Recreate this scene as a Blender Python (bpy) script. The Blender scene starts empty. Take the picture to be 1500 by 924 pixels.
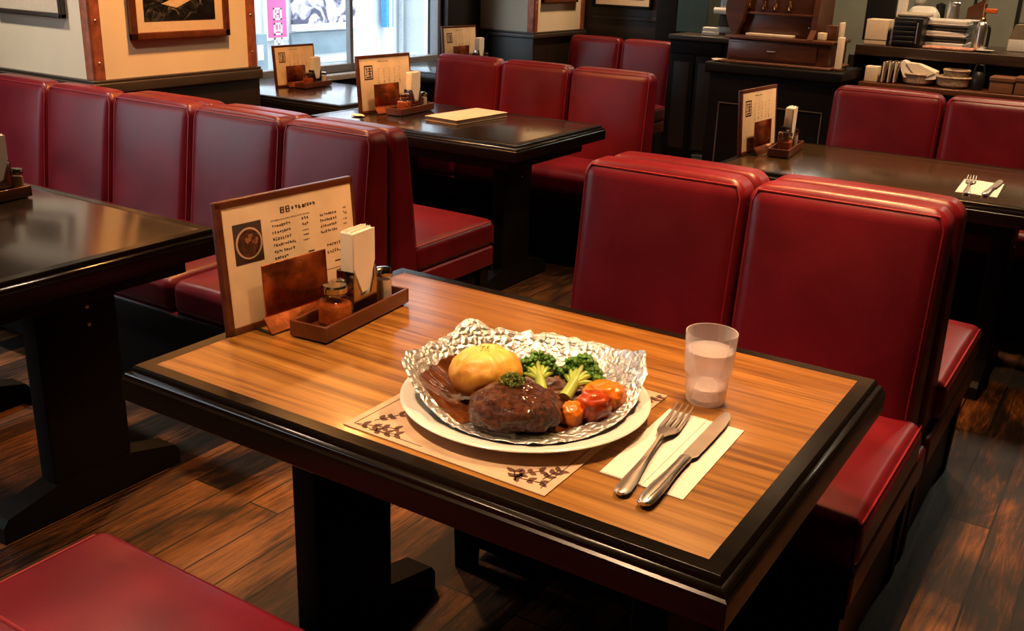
import bpy, math, random
from math import sin, cos, pi, radians, sqrt, atan2, tan
from mathutils import Vector, Matrix, noise
random.seed(7)
S = bpy.context.scene
COL = S.collection

# ------------------------------------------------------------------ camera
F = 1467.05
CAM = Vector((1.42866, -1.02773, 1.42307))
RX = Vector((0.84062395, 0.5405348, 0.03425646))
UP = Vector((-0.20957191, 0.2662947, 0.94083301))
FW = Vector((-0.49943067, 0.79806595, -0.33713461))
cd = bpy.data.cameras.new('camera'); cam = bpy.data.objects.new('camera', cd); COL.objects.link(cam)
m = Matrix((RX, UP, -FW)).transposed().to_4x4(); m.translation = CAM
cam.matrix_world = m
cd.sensor_width = 36; cd.lens = F / 1500 * 36; cd.clip_start = 0.02; cd.clip_end = 100
S.camera = cam

def ray(px, py):
    return RX * ((px - 750) / F) + UP * (-(py - 462) / F) + FW
def atY(px, py, Y):
    d = ray(px, py); return CAM + d * ((Y - CAM.y) / d.y)
def atX(px, py, X):
    d = ray(px, py); return CAM + d * ((X - CAM.x) / d.x)
def atZ(px, py, Z):
    d = ray(px, py); return CAM + d * ((Z - CAM.z) / d.z)

# ------------------------------------------------------------------ materials
def newmat(name):
    mt = bpy.data.materials.new(name); mt.use_nodes = True
    nt = mt.node_tree
    return mt, nt, nt.nodes['Principled BSDF']
def N(nt, t, **kw):
    n = nt.nodes.new(t)
    for k, v in kw.items():
        setattr(n, k, v)
    return n
def rgba(c): return (c[0], c[1], c[2], 1)
def coords(nt, scale=(1, 1, 1), rot=(0, 0, 0), kind='Object'):
    tc = N(nt, 'ShaderNodeTexCoord'); mp = N(nt, 'ShaderNodeMapping')
    mp.inputs['Scale'].default_value = scale; mp.inputs['Rotation'].default_value = rot
    nt.links.new(tc.outputs[kind], mp.inputs['Vector'])
    return mp.outputs['Vector']
def noise_tex(nt, vec, scale, detail=4, dist=0.0, rough=.5):
    n = N(nt, 'ShaderNodeTexNoise')
    n.inputs['Scale'].default_value = scale; n.inputs['Detail'].default_value = detail
    n.inputs['Distortion'].default_value = dist; n.inputs['Roughness'].default_value = rough
    nt.links.new(vec, n.inputs['Vector'])
    return n.outputs['Fac']
def ramp(nt, fac, stops):
    r = N(nt, 'ShaderNodeValToRGB')
    e = r.color_ramp.elements
    while len(e) < len(stops): e.new(.5)
    for k, (p, c) in enumerate(stops):
        e[k].position = p; e[k].color = rgba(c)
    nt.links.new(fac, r.inputs['Fac'])
    return r.outputs['Color']
def bump(nt, bs, fac, strength, dist=.002):
    b = N(nt, 'ShaderNodeBump'); b.inputs['Strength'].default_value = strength; b.inputs['Distance'].default_value = dist
    nt.links.new(fac, b.inputs['Height']); nt.links.new(b.outputs['Normal'], bs.inputs['Normal'])
def mat(name, c, rough=.5, metal=0, spec=.5, vary=0.12, scale=30, bumpy=0, coat=0, bdist=.001, trans=0, ior=1.45, sss=0):
    mt, nt, b = newmat(name)
    v = coords(nt)
    f = noise_tex(nt, v, scale, 5)
    lo = [x * (1 - vary) for x in c]; hi = [min(1, x * (1 + vary)) for x in c]
    nt.links.new(ramp(nt, f, [(.3, lo), (.7, hi)]), b.inputs['Base Color'])
    b.inputs['Roughness'].default_value = rough; b.inputs['Metallic'].default_value = metal
    b.inputs['Specular IOR Level'].default_value = spec
    b.inputs['Coat Weight'].default_value = coat; b.inputs['Coat Roughness'].default_value = .08
    b.inputs['Transmission Weight'].default_value = trans; b.inputs['IOR'].default_value = ior
    if sss:
        b.inputs['Subsurface Weight'].default_value = sss; b.inputs['Subsurface Radius'].default_value = (.01, .005, .002)
    if bumpy: bump(nt, b, f, bumpy, bdist)
    return mt
def wood(name, stops, scale=(2, 26, 26), rough=.3, coat=0., dist=1.2, bs=.15, spec=.5):
    mt, nt, b = newmat(name)
    v = coords(nt, scale)
    f1 = noise_tex(nt, v, 1.0, 9, dist, .62)
    v2 = coords(nt, [s * .22 for s in scale])
    f2 = noise_tex(nt, v2, 1.6, 3, 2.2, .5)
    mx = N(nt, 'ShaderNodeMath', operation='MULTIPLY_ADD')
    mx.inputs[1].default_value = .62
    nt.links.new(f1, mx.inputs[0])
    m2 = N(nt, 'ShaderNodeMath', operation='MULTIPLY'); m2.inputs[1].default_value = .38
    nt.links.new(f2, m2.inputs[0]); nt.links.new(m2.outputs[0], mx.inputs[2])
    nt.links.new(ramp(nt, mx.outputs[0], stops), b.inputs['Base Color'])
    b.inputs['Roughness'].default_value = rough; b.inputs['Coat Weight'].default_value = coat
    b.inputs['Coat Roughness'].default_value = .12; b.inputs['Specular IOR Level'].default_value = spec
    if bs: bump(nt, b, mx.outputs[0], bs, .0015)
    return mt
def leather(name, c):
    mt, nt, b = newmat(name)
    v = coords(nt)
    big = noise_tex(nt, v, 5, 5, .6)
    fine = noise_tex(nt, v, 420, 2)
    lo = [x * .72 for x in c]; hi = [x * 1.25 for x in c]
    nt.links.new(ramp(nt, big, [(.3, lo), (.7, hi)]), b.inputs['Base Color'])
    rr = N(nt, 'ShaderNodeMapRange'); rr.inputs['To Min'].default_value = .27; rr.inputs['To Max'].default_value = .42
    nt.links.new(big, rr.inputs['Value']); nt.links.new(rr.outputs[0], b.inputs['Roughness'])
    b.inputs['Specular IOR Level'].default_value = .36
    ad = N(nt, 'ShaderNodeMath', operation='MULTIPLY_ADD'); ad.inputs[1].default_value = .25
    nt.links.new(fine, ad.inputs[0]); nt.links.new(big, ad.inputs[2])
    bump(nt, b, ad.outputs[0], .35, .0035)
    return mt

LEATHER = leather('red_leather', (.118, .0048, .0105))
PIPING = mat('leather_piping', (.22, .014, .018), .35)
BLACK = wood('black_wood', [(.3, (.0025, .002, .0018)), (.7, (.006, .0045, .0035))], rough=.5, bs=.08, spec=.16)
RAIL = wood('ebony_rail', [(.3, (.002, .0015, .001)), (.7, (.009, .0055, .0026))], rough=.22, bs=.25, coat=.0, spec=.32)
VENEER = wood('walnut_veneer', [(.33, (.075, .026, .004)), (.43, (.17, .064, .010)), (.54, (.31, .130, .021)), (.70, (.46, .225, .048))], (1.4, 38, 38), rough=.3, coat=.2, dist=1.8, bs=.12)
DARKTOP = wood('dark_tabletop', [(.3, (.006, .0035, .002)), (.55, (.016, .009, .0045)), (.8, (.034, .019, .009))], (1.5, 26, 26), rough=.22, coat=.8, bs=.14)
REDWOOD = wood('red_brown_wood', [(.3, (.055, .012, .004)), (.7, (.16, .043, .013))], (20, 3, 20), rough=.34, coat=.2)
REGWOOD = wood('register_wood', [(.3, (.045, .014, .006)), (.7, (.15, .05, .018))], (3, 20, 20), rough=.3, coat=.3)
PANEL = wood('dark_wainscot', [(.3, (.008, .005, .0035)), (.7, (.02, .012, .008))], (20, 20, 2), rough=.4)
LEDGE = wood('ledge_wood', [(.3, (.03, .022, .018)), (.7, (.06, .045, .036))], (3, 3, 20), rough=.33)
CREAMWALL = mat('cream_plaster', (.82, .72, .54), .75, vary=.04, scale=6, bumpy=.05)
COPPERSTRIP = mat('copper_strip', (.46, .15, .085), .45, metal=.4, vary=.35, scale=22)
COPPER = mat('beaten_copper', (.52, .16, .055), .27, metal=1, vary=.45, scale=28, bumpy=.6, bdist=.003)
STEEL = mat('polished_steel', (.72, .67, .61), .33, metal=1, vary=.1)
CHROME = mat('dark_chrome', (.45, .40, .34), .13, metal=1, vary=.1)
ALU = mat('window_aluminium', (.36, .37, .39), .45, metal=.6, vary=.05)
PAPER = mat('cream_paper', (.80, .66, .49), .75, vary=.05, scale=60)
PAGE = mat('menu_page', (.86, .63, .39), .55, vary=.10, scale=14)
NAPKIN = mat('napkin_paper', (.86, .77, .65), .85, vary=.03)
WHITE = mat('white_plastic', (.72, .72, .68), .4, vary=.05)
CERAMIC = mat('white_ceramic', (.82, .77, .68), .18, vary=.02, coat=.3)
INK = mat('brown_ink', (.035, .014, .008), .7)
MATINK = mat('mat_print_ink', (.11, .045, .025), .8)
PLACEMAT = mat('kraft_placemat', (.58, .40, .25), .8, vary=.14, scale=24)
SALT = mat('salt_white', (.85, .80, .70), .6)
SPICE = mat('orange_spice', (.42, .085, .012), .45, vary=.3, scale=90)
BLACKPL = mat('black_plastic', (.012, .012, .012), .35)
GREYMETAL = mat('grey_metal', (.33, .34, .33), .38, metal=.7, vary=.15)
KWALL = mat('kitchen_wall', (.36, .29, .18), .6, vary=.12, scale=4)
GREENCLOTH = mat('grey_green_board', (.10, .15, .12), .7, vary=.15, scale=8)
GREYMAT = mat('grey_floor_mat', (.20, .22, .19), .9, vary=.2, scale=60)
DARKPHOTO_W = None

def glass_thin(name, tint=(1, 1, 1), refl=.08, rough=.02):
    mt, nt, b = newmat(name)
    nt.nodes.remove(b)
    out = nt.nodes['Material Output']
    t = N(nt, 'ShaderNodeBsdfTransparent'); t.inputs['Color'].default_value = rgba(tint)
    g = N(nt, 'ShaderNodeBsdfGlossy'); g.inputs['Roughness'].default_value = rough
    lw = N(nt, 'ShaderNodeLayerWeight'); lw.inputs['Blend'].default_value = .5
    pw = N(nt, 'ShaderNodeMath', operation='POWER'); pw.inputs[1].default_value = 4
    nt.links.new(lw.outputs['Facing'], pw.inputs[0])
    ma = N(nt, 'ShaderNodeMath', operation='MULTIPLY_ADD'); ma.inputs[1].default_value = .5; ma.inputs[2].default_value = refl * .5
    nt.links.new(pw.outputs[0], ma.inputs[0])
    mx = N(nt, 'ShaderNodeMixShader')
    nt.links.new(ma.outputs[0], mx.inputs[0]); nt.links.new(t.outputs[0], mx.inputs[1]); nt.links.new(g.outputs[0], mx.inputs[2])
    nt.links.new(mx.outputs[0], out.inputs['Surface'])
    return mt
PANE = glass_thin('window_glass', (.97, .99, 1))
JARGLASS = glass_thin('jar_glass', (.9, .85, .78), .22)
def tumbler_mat(name, haze, tint):
    mt, nt, b = newmat(name)
    out = nt.nodes['Material Output']
    t = N(nt, 'ShaderNodeBsdfTransparent'); t.inputs['Color'].default_value = rgba(tint)
    b.inputs['Base Color'].default_value = (1, .96, .96, 1); b.inputs['Roughness'].default_value = .12
    b.inputs['Specular IOR Level'].default_value = .7
    lw = N(nt, 'ShaderNodeLayerWeight'); lw.inputs['Blend'].default_value = .35
    mr = N(nt, 'ShaderNodeMapRange'); mr.inputs['To Min'].default_value = haze; mr.inputs['To Max'].default_value = min(1, haze + .55)
    nt.links.new(lw.outputs['Facing'], mr.inputs['Value'])
    mx = N(nt, 'ShaderNodeMixShader')
    nt.links.new(mr.outputs[0], mx.inputs[0]); nt.links.new(t.outputs[0], mx.inputs[1]); nt.links.new(b.outputs[0], mx.inputs[2])
    nt.links.new(mx.outputs[0], out.inputs['Surface'])
    return mt
TUMBLER = tumbler_mat('clear_tumbler', .12, (.97, .95, .95))
WATER = tumbler_mat('drinking_water', .14, (.97, .95, .95))
FROST = tumbler_mat('frosted_base', .45, (.97, .95, .95))

def floor_mat():
    mt, nt, b = newmat('worn_plank_floor')
    v = coords(nt, (1, 1, 1), (0, 0, radians(90)))
    br = N(nt, 'ShaderNodeTexBrick'); br.offset = .37
    br.inputs['Color1'].default_value = (.0, .0, .0, 1); br.inputs['Color2'].default_value = (1, 1, 1, 1)
    br.inputs['Mortar'].default_value = (.5, .5, .5, 1)
    br.inputs['Scale'].default_value = 1; br.inputs['Mortar Size'].default_value = .0028
    br.inputs['Brick Width'].default_value = 1.7; br.inputs['Row Height'].default_value = .107
    nt.links.new(v, br.inputs['Vector'])
    v2 = coords(nt, (22, 1.6, 1))
    g = noise_tex(nt, v2, 1.5, 10, 2.6, .72)
    v3 = coords(nt, (1, .45, 1))
    d = noise_tex(nt, v3, 5.5, 5, .8, .6)
    a1 = N(nt, 'ShaderNodeMath', operation='MULTIPLY_ADD'); a1.inputs[1].default_value = .22
    nt.links.new(br.outputs['Color'], a1.inputs[0]); 
    a2 = N(nt, 'ShaderNodeMath', operation='MULTIPLY'); a2.inputs[1].default_value = .55
    nt.links.new(g, a2.inputs[0]); nt.links.new(a2.outputs[0], a1.inputs[2])
    a3 = N(nt, 'ShaderNodeMath', operation='MULTIPLY_ADD'); a3.inputs[1].default_value = .5
    nt.links.new(d, a3.inputs[0]); nt.links.new(a1.outputs[0], a3.inputs[2])
    col = ramp(nt, a3.outputs[0], [(.50, (.003, .0017, .001)), (.585, (.012, .005, .002)), (.66, (.055, .019, .005)), (.76, (.17, .062, .016)), (.9, (.30, .13, .04))])
    mx = N(nt, 'ShaderNodeMix', data_type='RGBA')
    nt.links.new(br.outputs['Fac'], mx.inputs['Factor']); nt.links.new(col, mx.inputs[6]); mx.inputs[7].default_value = (.004, .002, .0015, 1)
    nt.links.new(mx.outputs[2], b.inputs['Base Color'])
    rr = N(nt, 'ShaderNodeMapRange'); b.inputs['Specular IOR Level'].default_value = .28; rr.inputs['To Min'].default_value = .36; rr.inputs['To Max'].default_value = .68
    nt.links.new(g, rr.inputs['Value']); nt.links.new(rr.outputs[0], b.inputs['Roughness'])
    h = N(nt, 'ShaderNodeMath', operation='SUBTRACT'); nt.links.new(g, h.inputs[0]); nt.links.new(br.outputs['Fac'], h.inputs[1])
    bump(nt, b, h.outputs[0], .35, .003)
    return mt
FLOOR = floor_mat()

def foil_mat():
    mt, nt, b = newmat('crumpled_foil')
    v = coords(nt)
    vo = N(nt, 'ShaderNodeTexVoronoi'); vo.inputs['Scale'].default_value = 75; vo.feature = 'DISTANCE_TO_EDGE'
    nz = noise_tex(nt, v, 40, 5, 1.5)
    nt.links.new(v, vo.inputs['Vector'])
    ad = N(nt, 'ShaderNodeMath', operation='ADD'); nt.links.new(vo.outputs['Distance'], ad.inputs[0]); nt.links.new(nz, ad.inputs[1])
    b.inputs['Base Color'].default_value = (.84, .82, .78, 1); b.inputs['Metallic'].default_value = .86; b.inputs['Roughness'].default_value = .27
    bump(nt, b, ad.outputs[0], 1, .006)
    return mt
FOIL = foil_mat()
def steak_mat():
    mt, nt, b = newmat('glazed_patty')
    v = coords(nt)
    f = noise_tex(nt, v, 80, 8, .4, .7); g = noise_tex(nt, v, 14, 3)
    nt.links.new(ramp(nt, f, [(.32, (.020, .0045, .0012)), (.50, (.085, .019, .0032)), (.8, (.24, .072, .015))]), b.inputs['Base Color'])
    b.inputs['Roughness'].default_value = .24; b.inputs['Coat Weight'].default_value = .5; b.inputs['Coat Roughness'].default_value = .07; b.inputs['Specular IOR Level'].default_value = .3
    ad = N(nt, 'ShaderNodeMath', operation='ADD'); nt.links.new(f, ad.inputs[0]); nt.links.new(g, ad.inputs[1])
    bump(nt, b, ad.outputs[0], .9, .008)
    return mt
STEAK = steak_mat()
SAUCE = mat('brown_sauce', (.11, .030, .007), .16, vary=.5, scale=45, bumpy=.5, coat=.6, bdist=.004)
def potato_mat():
    mt, nt, b = newmat('baked_potato_skin')
    v = coords(nt)
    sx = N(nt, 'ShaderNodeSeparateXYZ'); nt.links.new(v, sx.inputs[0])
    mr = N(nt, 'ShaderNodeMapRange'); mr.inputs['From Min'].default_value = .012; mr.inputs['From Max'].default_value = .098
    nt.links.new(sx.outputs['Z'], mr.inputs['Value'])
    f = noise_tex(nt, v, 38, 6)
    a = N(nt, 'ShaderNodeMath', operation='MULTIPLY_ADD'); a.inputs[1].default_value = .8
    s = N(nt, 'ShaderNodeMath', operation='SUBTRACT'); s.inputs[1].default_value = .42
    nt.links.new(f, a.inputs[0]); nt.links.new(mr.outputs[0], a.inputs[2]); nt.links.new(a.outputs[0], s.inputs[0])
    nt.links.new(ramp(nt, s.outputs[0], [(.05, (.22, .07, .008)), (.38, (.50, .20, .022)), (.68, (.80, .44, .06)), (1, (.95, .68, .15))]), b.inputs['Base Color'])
    b.inputs['Roughness'].default_value = .42; b.inputs['Coat Weight'].default_value = .08
    bump(nt, b, f, .6, .004)
    return mt
POTATO = potato_mat()
CARROT = mat('orange_carrot', (.82, .20, .012), .25, vary=.25, scale=40, coat=.3)
TOMATO = mat('glazed_tomato', (.45, .055, .01), .18, vary=.5, scale=45, coat=.6, bumpy=.3)
BROC = mat('broccoli_green', (.07, .21, .012), .45, vary=.5, scale=60)
STALK = mat('broccoli_stalk', (.36, .46, .07), .4, vary=.25, scale=30)
PARSLEY = mat('parsley_green', (.15, .20, .03), .6, vary=.5, scale=200)

def photo_mat(name):
    mt, nt, b = newmat(name)
    v = coords(nt)
    f = noise_tex(nt, v, 16, 6, 1.5, .6)
    nt.links.new(ramp(nt, f, [(.45, (.006, .007, .008)), (.55, (.02, .024, .026)), (.61, (.12, .10, .08)), (.70, (.60, .52, .42))]), b.inputs['Base Color'])
    b.inputs['Roughness'].default_value = .25
    return mt
PHOTO = photo_mat('dark_photo_print')

# ------------------------------------------------------------------ mesh builder
class MB:
    def __init__(s): s.v = []; s.f = []; s.m = []; s.sm = []; s.mats = []
    def mi(s, mt):
        if mt not in s.mats: s.mats.append(mt)
        return s.mats.index(mt)
    def add(s, vs, fs, mt, smooth=True, fn=None):
        o = len(s.v); k = s.mi(mt)
        for p in vs:
            p = Vector(p)
            if fn: p = Vector(fn(p))
            s.v.append(p)
        for f in fs:
            s.f.append([o + i for i in f]); s.m.append(k); s.sm.append(smooth)
        return s
    def rbox(s, c, size, r=.003, seg=2, n=1, mt=None, bulge=(), fn=None):
        hx, hy, hz = [x / 2 for x in size]; h = (hx, hy, hz)
        r = min(r, hx * .98, hy * .98, hz * .98)
        ax = []
        for k in range(3):
            inn = h[k] - r
            offs = [inn + r * tan(radians(45) * i / seg) for i in range(seg + 1)]
            mid = [-inn + 2 * inn * i / n for i in range(1, n)] if n > 1 else []
            ax.append([-o for o in reversed(offs)] + mid + offs)
        idx = {}; vs = []; fs = []
        def vert(p):
            key = (round(p[0], 6), round(p[1], 6), round(p[2], 6))
            if key in idx: return idx[key]
            q = Vector([max(-(h[k] - r), min(h[k] - r, p[k])) for k in range(3)])
            d = Vector(p) - q
            nrm = d.normalized() if d.length > 1e-9 else Vector()
            q = q + nrm * r
            for (a, sg, amt) in bulge:
                w = max(0, nrm[a] * sg)
                if w > 0:
                    o = [k for k in range(3) if k != a]
                    u = p[o[0]] / h[o[0]]; v = p[o[1]] / h[o[1]]
                    q[a] += sg * amt * w * (1 - u ** 4) * (1 - v ** 4)
            idx[key] = len(vs); vs.append(q); return idx[key]
        for a in range(3):
            b_, c_ = (a + 1) % 3, (a + 2) % 3
            for sg in (-1, 1):
                for i in range(len(ax[b_]) - 1):
                    for j in range(len(ax[c_]) - 1):
                        quad = []
                        for (ii, jj) in ((i, j), (i + 1, j), (i + 1, j + 1), (i, j + 1)):
                            p = [0, 0, 0]; p[a] = sg * h[a]; p[b_] = ax[b_][ii]; p[c_] = ax[c_][jj]
                            quad.append(vert(p))
                        if sg < 0: quad.reverse()
                        fs.append(quad)
        C = Vector(c)
        vs = [v + C for v in vs]
        return s.add(vs, fs, mt, True, fn)
    def bb(s, lo, hi, r=.003, mt=None, **kw):
        lo, hi = Vector(lo), Vector(hi)
        return s.rbox((lo + hi) / 2, hi - lo, r, mt=mt, **kw)
    def tube(s, path, rad, mt, seg=8, closed=False, caps=True, flat=1.0):
        path = [Vector(p) for p in path]; n = len(path)
        rads = rad if isinstance(rad, (list, tuple)) else [rad] * n
        vs = []; fs = []; prev = None
        for i, p in enumerate(path):
            a = path[(i - 1) % n] if (closed or i > 0) else p
            b = path[(i + 1) % n] if (closed or i < n - 1) else p
            t = (b - a).normalized()
            if prev is None:
                ref = Vector((0, 0, 1)) if abs(t.z) < .9 else Vector((1, 0, 0))
            else: ref = prev
            u = (ref - t * ref.dot(t)).normalized(); w = t.cross(u); prev = u
            for k in range(seg):
                an = 2 * pi * k / seg
                vs.append(p + u * (cos(an) * rads[i] * flat) + w * (sin(an) * rads[i]))
        m_ = n if closed else n - 1
        for i in range(m_):
            for k in range(seg):
                a = i * seg + k; b = i * seg + (k + 1) % seg
                c = ((i + 1) % n) * seg + (k + 1) % seg; d = ((i + 1) % n) * seg + k
                fs.append([a, b, c, d])
        if caps and not closed:
            fs.append(list(reversed(range(seg)))); fs.append([(n - 1) * seg + k for k in range(seg)])
        return s.add(vs, fs, mt, True)
    def lathe(s, prof, mt, seg=32, c=(0, 0, 0), sx=1, sy=1, smooth=True, cap=True):
        vs = []; fs = []; n = len(prof)
        for (r, z) in prof:
            for k in range(seg):
                a = 2 * pi * k / seg
                vs.append((c[0] + r * cos(a) * sx, c[1] + r * sin(a) * sy, c[2] + z))
        for i in range(n - 1):
            for k in range(seg):
                fs.append([i * seg + k, i * seg + (k + 1) % seg, (i + 1) * seg + (k + 1) % seg, (i + 1) * seg + k])
        if cap and prof[0][0] > 1e-6: fs.append(list(reversed(range(seg))))
        if cap and prof[-1][0] > 1e-6: fs.append([(n - 1) * seg + k for k in range(seg)])
        return s.add(vs, fs, mt, smooth)
    def prism(s, poly, z0, z1, mt, smooth=False, fn=None):
        n = len(poly)
        vs = [(x, y, z0) for x, y in poly] + [(x, y, z1) for x, y in poly]
        fs = [list(reversed(range(n))), list(range(n, 2 * n))] + [[i, (i + 1) % n, n + (i + 1) % n, n + i] for i in range(n)]
        return s.add(vs, fs, mt, smooth, fn)
    def blob(s, c, rx, ry, rz, mt, nu=32, nv=20, amp=0, freq=20, fn=None, rot=0, sq=1.0, seed=0):
        vs = []; fs = []
        for j in range(nv + 1):
            th = -pi / 2 + pi * j / nv
            for i in range(nu):
                ph = 2 * pi * i / nu
                d = Vector((cos(th) * cos(ph), cos(th) * sin(ph), sin(th)))
                q = Vector([math.copysign(abs(x) ** sq, x) for x in d])
                k = 1 + amp * noise.noise(d * freq * .1 + Vector((seed, seed * 2, 0))) + amp * .5 * noise.noise(d * freq * .25 + Vector((seed, 3, 1)))
                p = Vector((q.x * rx, q.y * ry, q.z * rz)) * k
                if fn: p = Vector(fn(p, d))
                p = Vector((p.x * cos(rot) - p.y * sin(rot), p.x * sin(rot) + p.y * cos(rot), p.z))
                vs.append(p + Vector(c))
        for j in range(nv):
            for i in range(nu):
                fs.append([j * nu + i, j * nu + (i + 1) % nu, (j + 1) * nu + (i + 1) % nu, (j + 1) * nu + i])
        return s.add(vs, fs, mt, True)
    def sweep_rect(s, x0, y0, x1, y1, prof, mt):
        """a moulding profile [(outward, z)] run round a rectangle with mitred corners"""
        n = len(prof); vs = []; fs = []
        for (cx, cy, dx, dy) in ((x0, y0, -1, -1), (x1, y0, 1, -1), (x1, y1, 1, 1), (x0, y1, -1, 1)):
            for (o, z) in prof: vs.append((cx + dx * o, cy + dy * o, z))
        for k in range(4):
            for i in range(n - 1):
                a = k * n + i; b = ((k + 1) % 4) * n + i
                fs.append([a, a + 1, b + 1, b])
        return s.add(vs, fs, mt, False)
    def build(s, name, parent=None, loc=(0, 0, 0), sharp=35, rot=None):
        me = bpy.data.meshes.new(name)
        me.from_pydata([tuple(v) for v in s.v], [], s.f)
        for mt in s.mats: me.materials.append(mt)
        me.polygons.foreach_set('material_index', s.m)
        me.polygons.foreach_set('use_smooth', s.sm)
        me.update()
        me.set_sharp_from_angle(angle=radians(sharp))
        o = bpy.data.objects.new(name, me); COL.objects.link(o)
        o.location = loc
        if rot: o.rotation_euler = rot
        if parent: o.parent = parent
        return o

def tag(o, label, cat, group=None, kind=None):
    o['label'] = label; o['category'] = cat
    if group: o['group'] = group
    if kind: o['kind'] = kind
    return o
def thing(name, label, cat, loc=(0, 0, 0), rz=0, group=None):
    o = bpy.data.objects.new(name, None); COL.objects.link(o)
    o.empty_display_size = .05
    o.location = loc; o.rotation_euler = (0, 0, rz)
    return tag(o, label, cat, group)
def struct(o, label):
    o['kind'] = 'structure'; o['label'] = label; o['category'] = 'room'
    return o
def dup(root, loc, rz, label, group=None, scale=1):
    r = root.copy(); COL.objects.link(r); r.location = loc; r.rotation_euler = (0, 0, rz); r.scale = root.scale * scale
    r['label'] = label
    if group: r['group'] = group
    for ch in root.children:
        c = ch.copy(); COL.objects.link(c); c.parent = r
        for g in ch.children:
            d = g.copy(); COL.objects.link(d); d.parent = c
    return r

T = .72   # table height
# ------------------------------------------------------------------ the room
XW = -2.9
struct(MB().bb((XW - .8, -3.2, -.06), (3.4, 8.2, 0), .001, FLOOR).build('floor'), 'dark worn wooden plank floor')
struct(MB().bb((XW - .8, -3.2, 2.62), (3.4, 8.2, 2.7), .001, mat('ceiling_paint', (.16, .11, .07), .8)).build('ceiling'), 'ceiling of the restaurant')
# window wall with two openings
WZ0, WZ1 = .70, 2.25
w = MB()
W1 = (2.95, 4.90); W2 = (-1.7, .45)
WALLM = PANEL
x0, x1 = XW - .18, XW
XN = -3.35
for (xa, xb, ya, yb, op) in ((x0, x1, 1.9, 8.2, W1), (XN - .18, XN, -3.2, 1.9, W2)):
    w.bb((xa, ya, 0), (xb, yb, WZ0), .002, WALLM); w.bb((xa, ya, WZ1), (xb, yb, 2.62), .002, WALLM)
    w.bb((xa, ya, WZ0), (xb, op[0], WZ1), .002, WALLM); w.bb((xa, op[1], WZ0), (xb, yb, WZ1), .002, WALLM)
struct(w.build('wall_left'), 'dark window wall')
struct(MB().bb((3.3, -3.2, 0), (3.4, 8.2, 2.62), .002, mat('far_side_wall', (.10, .065, .04), .7)).build('wall_right'), 'wall on the kitchen side')
struct(MB().bb((XW - .5, -3.2, 0), (3.3, -3.1, 2.62), .002, mat('entry_wall', (.12, .08, .05), .7)).build('wall_front'), 'wall behind the viewer')
struct(MB().bb((XW, 7.4, 0), (3.3, 7.5, 2.62), .002, KWALL).build('wall_back'), 'grey green back wall of the kitchen')
# dark panelled wall with a post, beyond the second pillar
w = MB()
w.bb((-2.9, 6.05, 0), (-1.62, 6.15, 2.62), .003, PANEL)
w.bb((-2.36, 6.035, 1.0), (-1.80, 6.05, 1.03), .004, PANEL)
w.bb((-2.36, 6.035, 0.45), (-1.80, 6.05, .48), .004, PANEL)
struct(w.build('wall_panelled'), 'black panelled wall beyond the far pillar')
struct(MB().bb((-1.76, 5.88, 0), (-1.60, 6.05, 2.62), .006, BLACK).build('wall_post'), 'black wooden post at the end of the panelled wall')

def window(name, y0, y1, mull, label, XW=XW):
    fr = MB(); t = .05
    xa, xb = XW - .12, XW - .05
    fr.bb((xa, y0, WZ0), (xb, y1, WZ0 + t), .004, ALU); fr.bb((xa, y0, WZ1 - t), (xb, y1, WZ1), .004, ALU)
    fr.bb((xa, y0, WZ0), (xb, y0 + t, WZ1), .004, ALU); fr.bb((xa, y1 - t, WZ0), (xb, y1, WZ1), .004, ALU)
    for yy in mull: fr.bb((xa + .03, yy - .014, WZ0), (xb, yy + .014, WZ1), .004, ALU)
    root = fr.build(name); struct(root, label)
    g = MB().bb((XW - .09, y0 + t * .5, WZ0 + t * .5), (XW - .084, y1 - t * .5, WZ1 - t * .5), .001, PANE).build('pane', root)
    sl = MB().bb((XW - .02, y0 - .02, WZ0 - .03), (XW + .05, y1 + .02, WZ0 + .004), .006, mat('pale_sill', (.5, .5, .5), .4))
    sl.build('sill', root)
    return root
window('window_1', W1[0], W1[1], (3.945,), 'street window with grey metal frame between the pillars')
window('window_2', W2[0], W2[1], (-.6,), 'street window beside the near tables', XN)

def pillar(nm, x1, ya, yb, zt, lab):
    w = MB(); w.bb((XW - .6 if ya < 3 else XW - .05, ya, 0), (x1, yb, 2.62), .003, CREAMWALL)
    struct(w.build(nm), lab)
def pillar_trim(k, x1, ya, yb, zb, zt, cw):
    e = .018
    w = MB()
    xl = XW - .6 if ya < 3 else XW - .04
    w.bb((xl, ya - .010, 0), (x1 + .010, yb + .010, zb), .002, PANEL)
    o = struct(w.build('trim_%d' % k), 'dark wainscot round the pillar')
    w = MB(); w.bb((xl, ya - e - .012, zb), (x1 + e + .012, yb + e, zt - .012), .006, LEDGE)
    w.bb((xl, ya - e, zt - .012), (x1 + e, yb + e, zt), .004, LEDGE)
    struct(w.build('trim_%d' % (k + 1)), 'dark ledge round the pillar')
    w = MB()
    w.bb((x1 - cw, ya - .006, zt), (x1 + .006, ya + .004, 2.62), .002, COPPERSTRIP)
    w.bb((x1 - .004, ya - .006, zt), (x1 + .006, ya + cw, 2.62), .002, COPPERSTRIP)
    w.bb((x1 - .004, yb - cw, zt), (x1 + .006, yb + .006, 2.62), .002, COPPERSTRIP)
    for z in (.95, 1.12, 1.29):
        for yy in (ya + cw * .5, yb - cw * .5): w.blob((x1 + .006, yy, z), .004, .006, .006, STEEL, 8, 6)
    struct(w.build('trim_%d' % (k + 2)), 'copper corner strips on the pillar')
pillar('wall_pillar_near', -2.285, 1.60, 2.49, 0, 'cream pillar behind the long bench')
pillar_trim(1, -2.285, 1.60, 2.49, .826, .882, .048)
pillar('wall_pillar_far', -2.44, 5.30, 6.03, 0, 'cream pillar beyond the window')
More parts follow.
